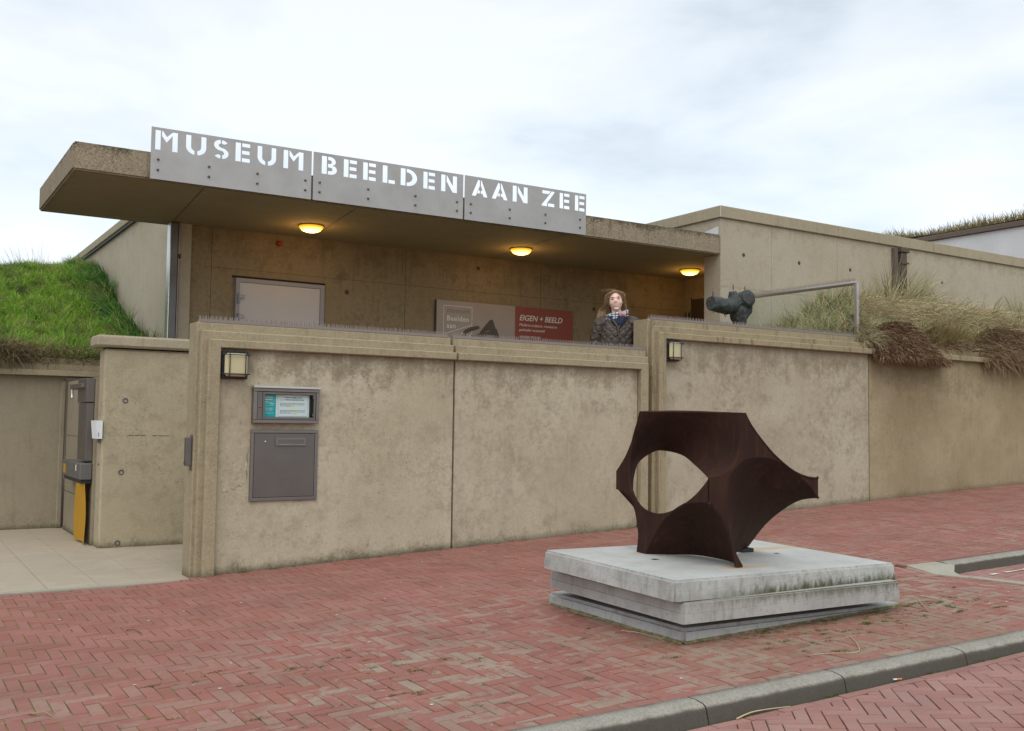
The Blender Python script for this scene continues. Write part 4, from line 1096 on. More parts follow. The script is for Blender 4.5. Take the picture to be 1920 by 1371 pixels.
# ------------------------------------------------------------------ glass balustrade
gb = thing('glass_balustrade', 'glass balustrade with spiked steel handrail between terrace and dune grass', 'balustrade')
X_ = 9.91
bb = B(); bb.tube([(X_, 7.86, 3.345), (X_, 9.69, 3.345)], .026, 14); bb.make('handrail', 'rail', gb)
bx('post', 'rail', gb, X_-.022, X_+.022, 7.835, 7.885, 2.68, 3.35, ch=.004)
bx('pane', 'glass', gb, X_-.005, X_+.005, 7.89, 9.69, 2.66, 3.318)
bx('foot_rail', 'steel_frame', gb, X_-.02, X_+.02, 7.89, 9.69, 2.60, 2.659)
bb = B()
for i in range(88):
    y = 7.88+i*.0205; bb.quad((X_, y-.006, 3.37), (X_, y+.006, 3.37), (X_-.002, y+.004, 3.413), (X_-.002, y+.002, 3.413)); bb.quad((X_-.003, y, 3.37), (X_+.003, y, 3.37), (X_-.001, y+.003, 3.413))
tag(bb.make('spikes', 'spike', gb), kind='stuff')

# ------------------------------------------------------------------ plinth slabs
def slab(label, x0, y0, z0, yaw, w_, d_, h_, tx, ty, m, line=True, ch=.02, rust=False):
    t = thing('plinth_slab', label, 'slab', 'stacked concrete plinth slabs')
    ux = Vector((cos(yaw), sin(yaw), tx)); uy = Vector((-sin(yaw), cos(yaw), ty)); uz = Vector((0, 0, 1))
    parts = [(0, h_*.48, 0.0), (h_*.49, h_, 0.004)] if line else [(0, h_, 0)]
    for k, (a, c, ins) in enumerate(parts):
        b2 = bmesh.new(); bmesh.ops.create_cube(b2, size=1)
        i2 = ins
        for v in b2.verts:
            u = (v.co.x+.5)*(w_-2*i2)+i2; q = (v.co.y+.5)*(d_-2*i2)+i2; zz = -h_+a if v.co.z < 0 else -h_+c
            v.co = Vector((x0, y0, z0))+ux*u+uy*q+uz*zz
        ed = [e for e in b2.edges if (k == len(parts)-1 and all((v.co-Vector((x0, y0, z0))).z-tx*(v.co.x-x0)-ty*(v.co.y-y0) > -.005 for v in e.verts))
              or abs((e.verts[0].co-e.verts[1].co).normalized().z) > .9]
        bmesh.ops.bevel(b2, geom=ed, offset=ch, segments=2, affect='EDGES')
        bb = B(); bb.bm(b2); b2.free(); bb.make('slab_layer' if line else 'slab_body', m, t)
    return t
slab('top concrete slab of the stack, carrying the steel sculpture', 3.4922, 3.9092, .800, -.007, 1.773, 1.21, .109, -.0118, .0173, 'slab1', ch=.012)
slab('middle concrete slab of the stack, overhanging a dark gap', 3.5436, 3.8987, .684, -.0422, 1.666, 1.293, .110, .0018, .0012, 'slab2', ch=.008)
slab('lowest concrete slab of the stack, sunk into the sloping paving', NX-.008, NY-.008, .530, YAW, 1.752, 1.315, .13, -.003, -.002, 'slab3', False, ch=.018)
bb = B()
for side_ in (0, 1):
    U_ = Vector((cos(YAW), sin(YAW))); V_ = Vector((-sin(YAW), cos(YAW))); N_ = Vector((NX-.008, NY-.008))
    L_ = 1.30 if side_ == 0 else 1.74; n__ = 90; rows = [[], []]
    for k in range(n__+1):
        t = L_*k/n__; o_ = (.010+.030*max(0, .35+mnoise.noise(Vector((t*4, side_*5, 0)))+.4*mnoise.noise(Vector((t*15, side_*5, 0)))))*(1 if side_ == 0 else .7)
        p = N_+(V_*t-U_*o_ if side_ == 0 else U_*t-V_*o_); q = N_+(V_*t+U_*.004 if side_ == 0 else U_*t+V_*.004)
        rows[0].append((p.x, p.y, gz(p.x, p.y)+.0015)); rows[1].append((q.x, q.y, gz(q.x, q.y)+.014))
    bb.grid(rows, sm=True)
mm = M('mossy_mortar', .95); nn_ = mm.noise(25, 5, .7); mm.col(mm.mix(mm.mr(nn_, .42, .58), (.25, .20, .12), (.10, .105, .03))); mm.bump(nn_, .6, .005)
tag(bb.make('mortar_fillet', mm.m), 'mossy mortar fillet along the foot of the lowest plinth slab', 'mortar')
sh_ = thing('plinth_spacer', 'dark recessed spacer between the two lower plinth slabs', 'spacer')
bx('spacer_body', 'joint', sh_, 3.75, 5.15, 4.12, 5.1, .51, .576)
for nm, a in (('floor_hole', (3.93, 4.42, .04, .02)), ('floor_hole', (5.02, 4.55, .03, .018)), ('bolt_hole', (4.15, 4.72, .01, .008)), ('bolt_hole', (4.26, 4.74, .01, .008))): pass

# ------------------------------------------------------------------ corten steel sculpture
A1, A2 = radians(84.696), radians(-5.304)
U1 = Vector((cos(A1), sin(A1), 0)); U2 = Vector((cos(A2), sin(A2), 0)); UZ = Vector((0, 0, 1)); O_ = Vector((3.947, 4.133, .803))
f1 = lambda t, h: O_+U1*t+UZ*h
f2 = lambda t, h: O_+U2*t+UZ*h
n1 = -U2; n2 = -U1                        # outward normals of the two facets we look at
scu = thing('steel_sculpture', 'dark rust brown weathering steel sculpture with scooped curves on the concrete slabs', 'sculpture')
T_ = .012
c_i = cr_spline([(.687, .878), (.745, .745), (.774, .650), (.795, .573), (.790, .459), (.754, .361), (.655, .285), (.493, .263), (.311, .306), (.126, .401), (0, .505)], 6)
c_ol = cr_spline([(.692, .878), (.735, .775), (.778, .69), (.85, .59), (.949, .495)], 6)
c_bl = cr_spline([(.949, .390), (.85, .375), (.755, .332), (.708, .221), (.687, .141), (.690, .07), (.705, 0.0)], 6)
c_a = cr_spline([(.622, .0), (.585, .055), (.521, .135), (.421, .237), (.257, .327), (.126, .359), (0, .364)], 6)
f1o = c_ol+c_bl+c_a+c_i[::-1]
def dedup(P):
    o = []
    for p in P:
        if not o or (Vector(p)-Vector(o[-1])).length > 1e-4: o.append(p)
    if (Vector(o[0])-Vector(o[-1])).length < 1e-4: o.pop()
    return o
bb = B(); bb.poly([f1(max(p[0], .0012), p[1]) for p in dedup(f1o)], T_, n1)
c_c = cr_spline([(0, .505), (.079, .518), (.139, .545), (.184, .596), (.215, .66), (.224, .76), (.222, .873)], 6)
c_s = cr_spline([(.262, .873), (.295, .82), (.343, .764), (.41, .697), (.49, .627), (.619, .544), (.728, .506), (.813, .497)], 6)
c_d = cr_spline([(.813, .374), (.74, .453), (.651, .515), (.49, .598), (.354, .618), (.24, .596), (.159, .533), (.129, .470), (.122, .344), (.139, .218), (.18, .10), (.242, 0.0)], 6)
c_e = cr_spline([(.19, 0.0), (.175, .06), (.159, .123), (.125, .20), (.079, .283), (0, .364)], 6)
bb.poly([f2(*p) for p in dedup(c_c+c_s+c_d+c_e)], T_, n2)
bb.make('facet_plate', 'corten', scu)

def coons(Ct, Cb, Cl, Cr, n=28, m=28, bulge=None):
    """Ct, Cb run left to right; Cl, Cr run top to bottom"""
    Ct, Cb = resample(Ct, m), resample(Cb, m); Cl, Cr = resample(Cl, n), resample(Cr, n); G = []
    for i in range(n):
        v = i/(n-1); r = []
        for j in range(m):
            u = j/(m-1)
            p = Ct[j]*(1-v)+Cb[j]*v+Cl[i]*(1-u)+Cr[i]*u-(Ct[0]*(1-u)*(1-v)+Ct[-1]*u*(1-v)+Cb[0]*(1-u)*v+Cb[-1]*u*v)
            if bulge: p = p+bulge*(16*u*(1-u)*v*(1-v))
            r.append(p)
        G.append(r)
    return G
def P1(L): return [f1(*p) for p in L]
def P2(L): return [f2(*p) for p in L]
def loc3(a, b_, h): return O_+U1*a+U2*b_+UZ*h      # a along F1, b along F2
# large upper scoop: from the top rim down to the eye opening
ia = len(c_i); k_left = 6*5                       # index where the eye begins on the left
top_rim = [loc3(.687, 0, .876), loc3(.58, .07, .876), loc3(.42, .13, .876), loc3(.25, .18, .876), loc3(.10, .21, .876), loc3(0, .222, .876)]
top_rim = cr_spline([tuple(p) for p in top_rim], 6)
eye = [f1(.754, .361), loc3(0.8634, 0.080, 0.4602), loc3(0.9795, 0.200, 0.5530), loc3(0.9637, 0.300, 0.6176), loc3(0.8960, 0.330, 0.6289), loc3(0.6727, 0.310, 0.6092), loc3(0.4122, 0.220, 0.5591), loc3(0.2031, 0.120, 0.5265), f2(0, .505)]
eye = cr_spline([tuple(p) for p in eye], 6)
def into(G, d):
    # which way the sheet has to be thickened so that it stays inside the body
    n = Vector()
    for a in range(2, len(G)-2, 4):
        for b_ in range(2, len(G[0])-2, 4): n += (Vector(G[a+1][b_])-Vector(G[a-1][b_])).cross(Vector(G[a][b_+1])-Vector(G[a][b_-1])).normalized()
    return -1 if n.dot(d) > 0 else 1
G = coons(top_rim, eye, P1(c_i[:k_left+1]), P2(c_c[::-1]), 40, 44)
bb = B(); bb.sheet(G, T_, into(G, U1+U2)); bb.make('upper_scoop', 'corten', scu)
def tri_scoop(Ca, Cb, Cc, depth, n=24, sgn=1, name='scoop'):
    """bowl between three corner arcs: Ca a->b, Cb b->c, Cc c->a"""
    ring_ = resample(Ca, 20)[:-1]+resample(Cb, 20)[:-1]+resample(Cc, 20)[:-1]; ring_.append(ring_[0])
    c0 = sum((Vector(p) for p in ring_[:-1]), Vector())/(len(ring_)-1); G = []
    for i in range(n+1):
        r = sin(pi/2*i/n); G.append([c0.lerp(Vector(p), r)+depth*cos(pi/2*i/n) for p in ring_])
    bb = B(); bb.sheet(G, T_*.8, sgn); return bb.make(name, 'corten', scu)
# lower near scoop (arched tunnel mouth)
bot = cr_spline([tuple(p) for p in (f2(.19, 0), loc3(.12, .27, .004), loc3(.31, .30, .004), loc3(.50, .25, .004), f1(.622, 0))], 8)
apx = lambda p: [Vector(p)]*2
def cone_scoop(apex, left, right, base, name, d, n=36, m=40):
    G = coons(apx(apex), base, left, right, n, m); bb = B(); bb.sheet(G, T_*.8, into(G, d)); return bb.make(name, 'corten', scu)
cone_scoop(f1(0, .364), P1(c_a[::-1]), P2(c_e[::-1]), [tuple(p) for p in bot][::-1], 'lower_scoop', U1+U2+UZ)
# right scoop under the long arm
BF = Vector((4.804, 4.668, .82))
arm = cr_spline([tuple(p) for p in (f2(.813, .374), loc3(.135, .80, .351), loc3(.2815, .80, .2836), loc3(.447, .80, .173), BF)], 8)
bt2 = cr_spline([tuple(p) for p in (BF, loc3(.50, .64, .012), loc3(.33, .44, .008), loc3(.13, .30, .004), f2(.242, 0))], 8)
cone_scoop(f2(.813, .374), P2(c_d), arm, bt2[::-1], 'side_scoop', U1*.3-U2+UZ)
# outer scoops that give the piece its far sides
tipb = [f2(.813, .497), loc3(.10, .66, .42), loc3(.16, .46, .50), loc3(.17, .34, .68), loc3(.05, .27, .868)]
cone_scoop(f2(.813, .497), P2(c_s[::-1]), cr_spline([tuple(p) for p in tipb], 6), [tuple(f2(.262, .873)), tuple(loc3(.05, .27, .868))], 'upper_outer_scoop', U1*.2-U2-UZ)
tri_scoop(P1(c_bl), [f1(.705, 0), loc3(.80, .10, .12), loc3(.90, .10, .27), f1(.949, .39)], [f1(.949, .39), f1(.9495, .3899)], (U2*.06), name='left_outer_scoop')
bx('support_foot', 'black', scu, 4.66, 4.76, 4.58, 4.66, .79, .822)
bb = B()
for (x, y, w_, d_) in ((3.91, 4.55, .022, .018), (4.86, 4.48, .018, .014), (4.07, 4.68, .006, .006), (4.125, 4.68, .006, .006), (4.77, 4.61, .01, .008)):
    z = .8-.0118*(x-3.49)+.0173*(y-3.91)+.0015
    bb.quad((x-w_, y-d_, z), (x+w_, y-d_, z), (x+w_, y+d_, z), (x-w_, y+d_, z))
tag(bb.make('fixing_holes', 'joint'), 'small dark fixing holes in the top slab beside the sculpture', 'holes')

# ------------------------------------------------------------------ grass
class Blades(B):
    def blade(s, p, d, L, w_, droop, col, seg=3, tip=None):
        """ribbon from p, initial direction d, bending towards the ground"""
        d = d.normalized(); side = d.cross(Vector((random.uniform(-1, 1), random.uniform(-1, 1), .3)))
        if side.length < 1e-3: side = Vector((1, 0, 0))
        side.normalize(); i = len(s.v); q = Vector(p)
        for k in range(seg+1):
            t = k/seg; ww = w_*(1-t*.92)
            s.v.append(tuple(q-side*ww)); s.v.append(tuple(q+side*ww))
            c = col if tip is None else tuple(a*(1-t)+b_*t for a, b_ in zip(col, tip))
            s.c += [(*c, 1)]*2
            q = q+d*(L/seg); d = (d+Vector((0, 0, -droop/seg))).normalized()
        for k in range(seg):
            a = i+2*k; s.f.append((a, a+1, a+3, a+2)); s.sm.append(True)
def vary(c, k=.25):
    f = 1+random.uniform(-k, k); return tuple(max(0, x*f*(1+random.uniform(-.06, .06))) for x in c)
def pick(cols): return vary(random.choice(cols))

# turf bank at the left
def zb(x, y):
    P = [(11.9, 2.18), (12.2, 2.30), (13.5, 2.60), (14.5, 2.89), (15.5, 3.30), (16.6, 3.88), (17.3, 3.98), (18.5, 3.86), (22, 3.9), (40, 4.2)]
    z = P[-1][1]
    for (a, za), (c, zc_) in zip(P, P[1:]):
        if y <= c: z = za+(zc_-za)*max(0, (y-a)/(c-a)); break
    z += (-.12*sstep(1.95, 1.1, 2.1)*0)+.0
    z -= .16*sstep(2.1-x, 0, .9)*sstep(y, 15.2, 17)
    z += .05*mnoise.noise(Vector((x*1.6, y*1.2, 0)))+.07*mnoise.noise(Vector((x*.7, y*.6, 3)))
    z += .30*sstep(1.55-x, 0, .6)*sstep(y, 18.5, 21)
    return z
bb = B(); bb.grid([[(x, y, zb(x, y)) for x in frange(-5, 2.95, 60)] for y in frange(12.02, 34, 110)], sm=True)
bank = tag(bb.make('grass_bank', 'bank'), kind='structure')
g = Blades()
GR = [(.24, .46, .04), (.19, .39, .03), (.30, .52, .06), (.13, .27, .02), (.38, .50, .11)]
DK = [(.06, .18, .035), (.085, .24, .055), (.045, .13, .025), (.15, .28, .10)]
ST = [(.38, .34, .16), (.30, .29, .11), (.26, .22, .10)]
for k in range(95000):
    y = 12.0+(random.random()**1.2)*7.2; x = random.uniform(0.3, 2.94) if y < 15 else random.uniform(.9, 2.94)
    z = zb(x, y)
    if not inframe(x, y, z+.05, .03): continue
    n_ = mnoise.noise(Vector((x*2.2, y*1.6, 7))); n2_ = mnoise.noise(Vector((x*3.5, y*2.4, 17)))
    near = sstep(x, 2.25, 2.8)                       # lusher, darker growth beside the wall
    if random.random() < .20+.9*max(0, n2_)-near*.1+(.4 if y < 12.6 else 0): col = pick(ST)
    elif random.random() < near*.8+max(0, n_): col = pick(DK)
    else: col = pick(GR)
    tf = mnoise.noise(Vector((x*4.5, y*3.2, 31))); L = random.uniform(.06, .15)*(1+near*1.0)*(1+.9*max(-.5, tf)); d = Vector((random.uniform(-.7, .5)-near*.8+tf, random.uniform(-.8, .1), 1.0-near*.2))
    if tf < -.25: col = tuple(q*.6 for q in col)
    g.blade((x, y, z-.02), d, L, .007+.0025*near, random.uniform(.5, 2.0), col, 3, tuple(c*1.12 for c in col))
tag(g.make('turf_grass', 'blade', bank), kind='stuff')
# dead straw hanging over the coping of the alcove wall
g = Blades()
BR = [(.17, .11, .05), (.23, .17, .09), (.10, .065, .035), (.30, .24, .15), (.075, .045, .025), (.13, .12, .045)]
for k in range(11000):
    t = random.random(); x = .5+1.75*t**1.1; thick = 1-.62*sstep(x, 1.2, 1.65)
    if random.random() > thick: continue
    y = random.uniform(11.85, 12.45); z = 2.20+random.uniform(0, .16)+(y-12)*.15
    d = Vector((random.uniform(-.8, .8), random.uniform(-1.2, -.1), random.uniform(-.5, .6)))
    L = random.uniform(.10, .34)*(1-.62*sstep(x, 1.05, 1.6)); g.blade((x, y, z), d, L, random.uniform(.002, .0045), random.uniform(.6, 2.3), pick(BR), 4)
tag(g.make('dead_straw', 'blade', bank), kind='stuff')
# thin seed stalks standing against the sky and the wall
g = Blades()
for k in range(60):
    x = random.uniform(1.35, 2.2); y = random.uniform(16.3, 17.2); g.blade((x, y, zb(x, y)), Vector((random.uniform(-.6, .1), 0, 1)), random.uniform(.2, .5), .0035, random.uniform(.2, .9), pick([(.20, .17, .13)]), 5)
for k in range(14):
    y = random.uniform(13.2, 14.6); x = random.uniform(2.7, 2.9); g.blade((x, y, zb(x, y)), Vector((random.uniform(-.1, .5), 0, 1)), random.uniform(.25, .5), .003, random.uniform(.1, .6), pick([(.10, .09, .06)]), 5)
tag(g.make('seed_stalks', 'blade', bank), kind='stuff')

# dune with marram grass behind the taller front wall
def zd(x, y):
    t = max(0, min(1, (y-7.95)/1.75)); z = 2.50+.95*t**.8
    z += .12*mnoise.noise(Vector((x*.9, y*1.2, 5)))+.18*mnoise.noise(Vector((x*.45, 1, 9)))*t
    k = sstep(x, 9.95, 11.6)
    return (2.60+.16*t)*(1-k)+z*k
bb = B(); bb.grid([[(x, y, zd(x, y)) for x in frange(9.93, 19, 80)] for y in frange(7.95, 9.69, 16)], sm=True)
bb.grid([[(9.93, y, zd(9.93, y)) for y in frange(7.95, 9.69, 16)], [(9.93, y, 2.0) for y in frange(7.95, 9.69, 16)]], sm=False)
dune = tag(bb.make('dune_bank', 'sand'), kind='structure')
g = Blades()
MG = [(.42, .40, .21), (.26, .29, .15), (.60, .50, .30), (.30, .30, .14), (.20, .24, .11), (.36, .35, .20), (.68, .56, .36), (.52, .39, .21), (.40, .42, .28), (.10, .10, .045), (.55, .42, .24)]
MD = [(.44, .34, .20), (.56, .45, .29), (.32, .23, .13)]
def tuft(cx, cy, n, L0, spread, cols, rad=.12, dirx=0, diry=-.2, w_=.0085):
    for k in range(n):
        a = random.uniform(0, 2*pi); r = rad*sqrt(random.random()); x = cx+r*cos(a); y = min(9.66, cy+r*sin(a)); z = zd(x, max(7.95, y))-.03
        d = Vector((dirx+spread*cos(a)*random.random()*1.3, diry+spread*sin(a)*random.random(), 1))
        L = L0*random.uniform(.55, 1.15); c = pick(cols)
        g.blade((x, y, z), d, L, w_*random.uniform(.6, 1.2), random.uniform(.8, 2.4), c, 6, tuple(min(1, q*1.15) for q in c))
for k in range(520):
    y = random.uniform(8.12, 9.62); x = random.uniform(9.98, 18.5) if k > 90 else random.uniform(9.97, 10.8)
    h = .34+.16*mnoise.noise(Vector((x*.8, y, 2)))
    if x < 10.6: h = .30+.10*sstep(9.4-y, 0, 1)
    tuft(x, y, 30, max(.22, h*1.1), .75, MG, .13, random.uniform(-.5, .4), random.uniform(-.5, .1))
for (cx, cy, n, L) in ((12.95, 9.55, 170, .85), (13.35, 9.5, 120, .8), (12.6, 9.4, 130, .62), (16.2, 9.4, 150, .7), (14.9, 9.3, 120, .6), (11.9, 9.3, 110, .5), (10.6, 9.4, 60, .4), (13.9, 9.4, 90, .55)):
    tuft(cx, cy, n, L, .55, MG, .2, random.uniform(-.1, .3), -.1)
tag(g.make('marram_grass', 'blade', dune), kind='stuff')
g = Blades()                                             # matted brown roots spilling over the coping
RT = [(.22, .125, .06), (.32, .20, .11), (.12, .068, .035), (.42, .29, .18), (.05, .03, .018)]
def clump(cx, w_, z0, z1, n, cols, yb0=7.62, L0=.12, up=0.0, wd=.0045):
    for k in range(n):
        u = random.uniform(-1, 1); v = random.random(); arch = sqrt(max(0, 1-u*u*.9))
        x = cx+w_*u; z = z0+(z1-z0)*v*arch; y = yb0+.30*v+(1-arch)*.12+random.uniform(-.03, .05)
        d = Vector((random.uniform(-1, 1), random.uniform(-1.2, .1), random.uniform(-1.0, .4)+up))
        g.blade((x, y, z), d, L0*random.uniform(.4, 1.3), wd*random.uniform(.6, 1.3), random.uniform(.6, 2.5), pick(cols), 3)
clump(10.62, .62, 2.43, 2.92, 17000, RT, 7.50, L0=.10)
clump(10.95, .42, 2.41, 2.74, 6000, RT, 7.52, L0=.08)
clump(10.02, .16, 2.62, 2.98, 1500, MD+MG, 7.72, L0=.22, up=.5, wd=.004)
clump(11.75, .50, 2.60, 2.90, 2600, MD+RT, 7.75, .22, up=.5, wd=.0035)
clump(13.25, 1.0, 2.48, 3.02, 12000, MD+RT+RT, 7.64, .26, up=.2, wd=.0036)
for k in range(800):                                     # upright yellowing tuft between the matted parts
    x = random.gauss(11.75, .22); g.blade((x, 7.86+random.uniform(-.05, .2), 2.60), Vector((random.uniform(-.6, .6), random.uniform(-.6, 0), 1)), random.uniform(.25, .5), .004, random.uniform(.5, 1.8), pick([(.30, .26, .09), (.24, .21, .08), (.36, .27, .14)]), 5)
for k in range(1700):                                    # pale blades combed over the root mass
    x = random.uniform(9.95, 13.2); z = 2.95+random.uniform(0, .25); g.blade((x, random.uniform(7.75, 8.1), z), Vector((random.uniform(-.7, 1.0), random.uniform(-1, -.2), random.uniform(0, .8))), random.uniform(.18, .34), .0042, random.uniform(1, 2.4), pick(MD+MG[:3]), 5)
tag(g.make('matted_roots', 'blade', dune), kind='stuff')
bb = B()
for (cx, w_, zc_, h_) in ((10.75, .56, 2.60, .20), (13.3, .9, 2.70, .22), (11.9, .4, 2.64, .12), (10.1, .2, 2.66, .18)):
    b2 = bmesh.new(); bmesh.ops.create_icosphere(b2, subdivisions=3, radius=1)
    for v in b2.verts:
        n_ = mnoise.noise(v.co*2.5)*.25; v.co = Vector((cx+v.co.x*w_*(1+n_), 7.96+v.co.y*.24*(1+n_), zc_+v.co.z*h_*(1+n_)))
    bb.bm(b2, sm=True); b2.free()
tag(bb.make('root_soil', 'soil', dune), kind='stuff')
# tussocks on the roof line of the dune at the upper right
zr = lambda x, y: 6.02+.10*(x-20)+.12*mnoise.noise(Vector((x*.5, y*.5, 1)))
bb = B(); bb.grid([[(x, y, zr(x, y)) for x in frange(20.1, 34, 24)] for y in frange(9, 22, 14)], sm=True)
dune2 = tag(bb.make('roof_dune', 'sand'), kind='structure')
g = Blades()
for k in range(16000):
    y = random.uniform(10, 17.5); x = random.uniform(20.15, 24)
    z = zr(x, y)
    if not inframe(x, y, z+.1, .05): continue
    g.blade((x, y, z), Vector((random.uniform(-.8, .5), 0, 1)), random.uniform(.12, .34)*(1+.5*mnoise.noise(Vector((x, y, 0)))), .010, random.uniform(.6, 2), pick([(.34, .26, .13), (.28, .22, .10), (.20, .17, .08), (.17, .17, .07)]), 4)
tag(g.make('roof_marram', 'blade', dune2), kind='stuff')

# weeds and moss in the paving joints
g = Blades()
spots = []
for k in range(300):
    r = random.random()
    if r < .5: x, y = random.uniform(3.8, 5.9), 3.98-abs(random.gauss(0, .22))-.02
    elif r < .7: x, y = random.uniform(.9, 2.4), random.uniform(3.6, 5.0)
    else: x, y = random.uniform(2.0, 6.4), random.uniform(3.4, 5)
    if y < kb(x)+.05 or in_plinth(x, y): continue
    spots.append((x, y, .004+.022*random.random()**2))
for k in range(26): x = random.uniform(2.3, 9); spots.append((x, 7.72, .02))
for k in range(14): x = random.uniform(3.0, 6.5); spots.append((x, ke(x)+.002, .02))
for x, y, r in spots:
    z = (gz(x, y) if y > kb(x) else rz(x, y))
    for j in range(int(26+r*1500)):
        a = random.uniform(0, 2*pi); q = r*random.random()
        g.blade((x+q*2.4*cos(a), y+q*sin(a)*.7, z-.006), Vector((random.uniform(-1, 1), random.uniform(-1, 1), .9)), random.uniform(.006, .016)+r*.35, .0016, 1.2, pick([(.09, .15, .02), (.13, .17, .03), (.06, .10, .015)]), 2)
tag(g.make('joint_weeds', 'blade', sidewalk), kind='stuff')
bb = B()                                                  # pale bits of shell and grit
for k in range(240):
    x, y = random.uniform(.8, 8), random.uniform(3.4, 7.5)
    if not inframe(x, y, .5, 0) or in_plinth(x, y): continue
    z = gz(x, y)+.003; r = random.choice([.003, .003, .004, .009]); a0 = random.random()*6
    bb.quad(*[(x+r*cos(a0+a)*random.uniform(.6, 1.5), y+r*sin(a0+a)*random.uniform(.4, .9), z) for a in frange(0, 2*pi, 7)[:-1]])
tag(bb.make('shell_grit', 'print_white', sidewalk), kind='stuff')
def strand(name, label, cat, pts, r, m):
    bb = B(); P = cr_spline(pts, 6); bb.tube([(x, y, (gz(x, y) if y > kb(x) else rz(x, y))+h+r) for x, y, h in P], [r*(1-.6*i/len(P)) for i in range(len(P))], 6)
    return tag(bb.make(name, m), label, cat)
straw = plain('dry_straw', (.50, .39, .23), .7); twm = plain('peeled_twig', (.34, .20, .12), .7)
strand('dry_straw', 'long pale curved straw on the bricks right of the plinth, towards the kerb', 'straw', [(4.437, 3.572, 0), (4.305, 3.421, .004), (4.183, 3.33, .002), (4.044, 3.40, .003), (3.95, 3.43, 0)], .0028, straw)
strand('dry_straw', 'pale straw lying along the left foot of the plinth', 'straw', [(3.549, 4.41, 0), (3.58, 4.305, .003), (3.589, 4.178, .002), (3.572, 4.075, 0)], .0025, straw)
strand('dry_straw', 'short pale straw on the bricks to the right of the plinth corner', 'straw', [(5.605, 3.991, 0), (5.454, 3.847, .003), (5.351, 3.737, 0)], .0026, straw)
strand('dry_straw', 'bundle of pale straw in the gutter at the foot of the near kerb', 'straw', [(3.12, 3.10, 0), (3.22, 3.11, .006), (3.32, 3.10, .003), (3.42, 3.075, 0)], .004, straw)
strand('twig', 'small peeled twig on the bricks in the lower left corner', 'twig', [(.603, 4.767, .002), (.625, 4.728, .006), (.658, 4.726, .005), (.676, 4.674, 0)], .0055, twm)
strand('twig', 'thin dark twig on the bricks below the entrance floor', 'twig', [(1.279, 6.167, 0), (1.308, 6.101, .01), (1.337, 6.03, 0)], .003, plain('dark_twig', (.08, .05, .03), .8))
ciga = thing('cigarette_end', 'white and orange cigarette end beside the gutter', 'litter')
for nm, m_, a, c in (('paper_part', 'print_white', (4.106, 3.062), (4.122, 3.054)), ('filter', plain('orange_filter', (.65, .25, .05), .8), (4.1222, 3.0538), (4.145, 3.043))):
    bb = B(); bb.tube([(a[0], a[1], rz(*a)+.006), (c[0], c[1], rz(*c)+.006)], .004, 8); bb.make(nm, m_, ciga)

bb = B()
P = [(4.62, 3.02), (4.68, 3.01)]

# ------------------------------------------------------------------ bronze on the terrace
def remesh(o, vs, smooth=True, noise_amt=0.0, nsc=8):
    md = o.modifiers.new('r', 'REMESH'); md.mode = 'VOXEL'; md.voxel_size = vs
    dg = bpy.context.evaluated_depsgraph_get(); dg.update(); me = bpy.data.meshes.new_from_object(o.evaluated_get(dg)); o.modifiers.clear()
    if noise_amt:
        for v in me.vertices:
            n_ = mnoise.noise(v.co*nsc)+.6*mnoise.noise(v.co*nsc*2.3); v.co += v.normal*n_*noise_amt
    for p in me.polygons: p.use_smooth = smooth
    me.materials.clear(); me.materials.append(o.data.materials[0]); o.data = me
bz = thing('bronze_sculpture', 'dark green bronze of truncated limbs on a pillar behind the taller wall', 'sculpture')
bb = B()
bb.tube([(7.845, 8.20, 2.975), (7.95, 8.20, 2.968), (8.10, 8.21, 2.955), (8.22, 8.22, 2.985), (8.32, 8.23, 3.01)], [.082, .088, .090, .098, .095], 18)
bb.tube([(8.30, 8.22, 3.03), (8.30, 8.22, 2.93), (8.305, 8.22, 2.84), (8.31, 8.22, 2.79)], [.10, .108, .095, .082], 18)
bb.tube([(8.31, 8.22, 2.80), (8.31, 8.22, 2.70), (8.31, 8.22, 2.3), (8.31, 8.22, 1.35)], [.085, .082, .10, .14], 18)
bb.tube([(8.36, 8.24, 3.02), (8.345, 8.17, 3.045), (8.33, 8.10, 3.06)], [.115, .108, .100], 18)
bb.tube([(8.25, 8.25, 3.03), (8.235, 8.24, 3.09), (8.225, 8.235, 3.14)], [.052, .058, .045], 12)
bb.tube([(8.40, 8.20, 3.02), (8.415, 8.20, 2.93), (8.36, 8.2, 2.85)], [.08, .06, .05], 12)
tr = bb.make('cast_body', 'bronze', bz); remesh(tr, .010, True, .0075, 16)
for (x, y, z, dx, dz) in ((7.88, 8.2, 3.05, 0, .06), (8.15, 8.2, 3.04, 0, .05), (8.225, 8.23, 3.17, 0, .05), (8.33, 8.15, 3.14, 0, .06), (8.02, 8.18, 2.89, .04, -.06), (7.87, 8.18, 2.90, 0, -.04), (8.46, 8.18, 2.95, .01, -.05)):
    bb = B(); bb.tube([(x, y, z-.01), (x+dx, y, z+dz)], [.007, .004], 6); bb.make('casting_pin', 'bronze', bz)
bb = B(); bb.lathe([(.088, 0), (.092, .008), (.060, .014), (.0, .012)], (8.33, 8.098, 3.06), (-.15, -1, .1), 14); bb.make('cut_face', 'bronze', bz)


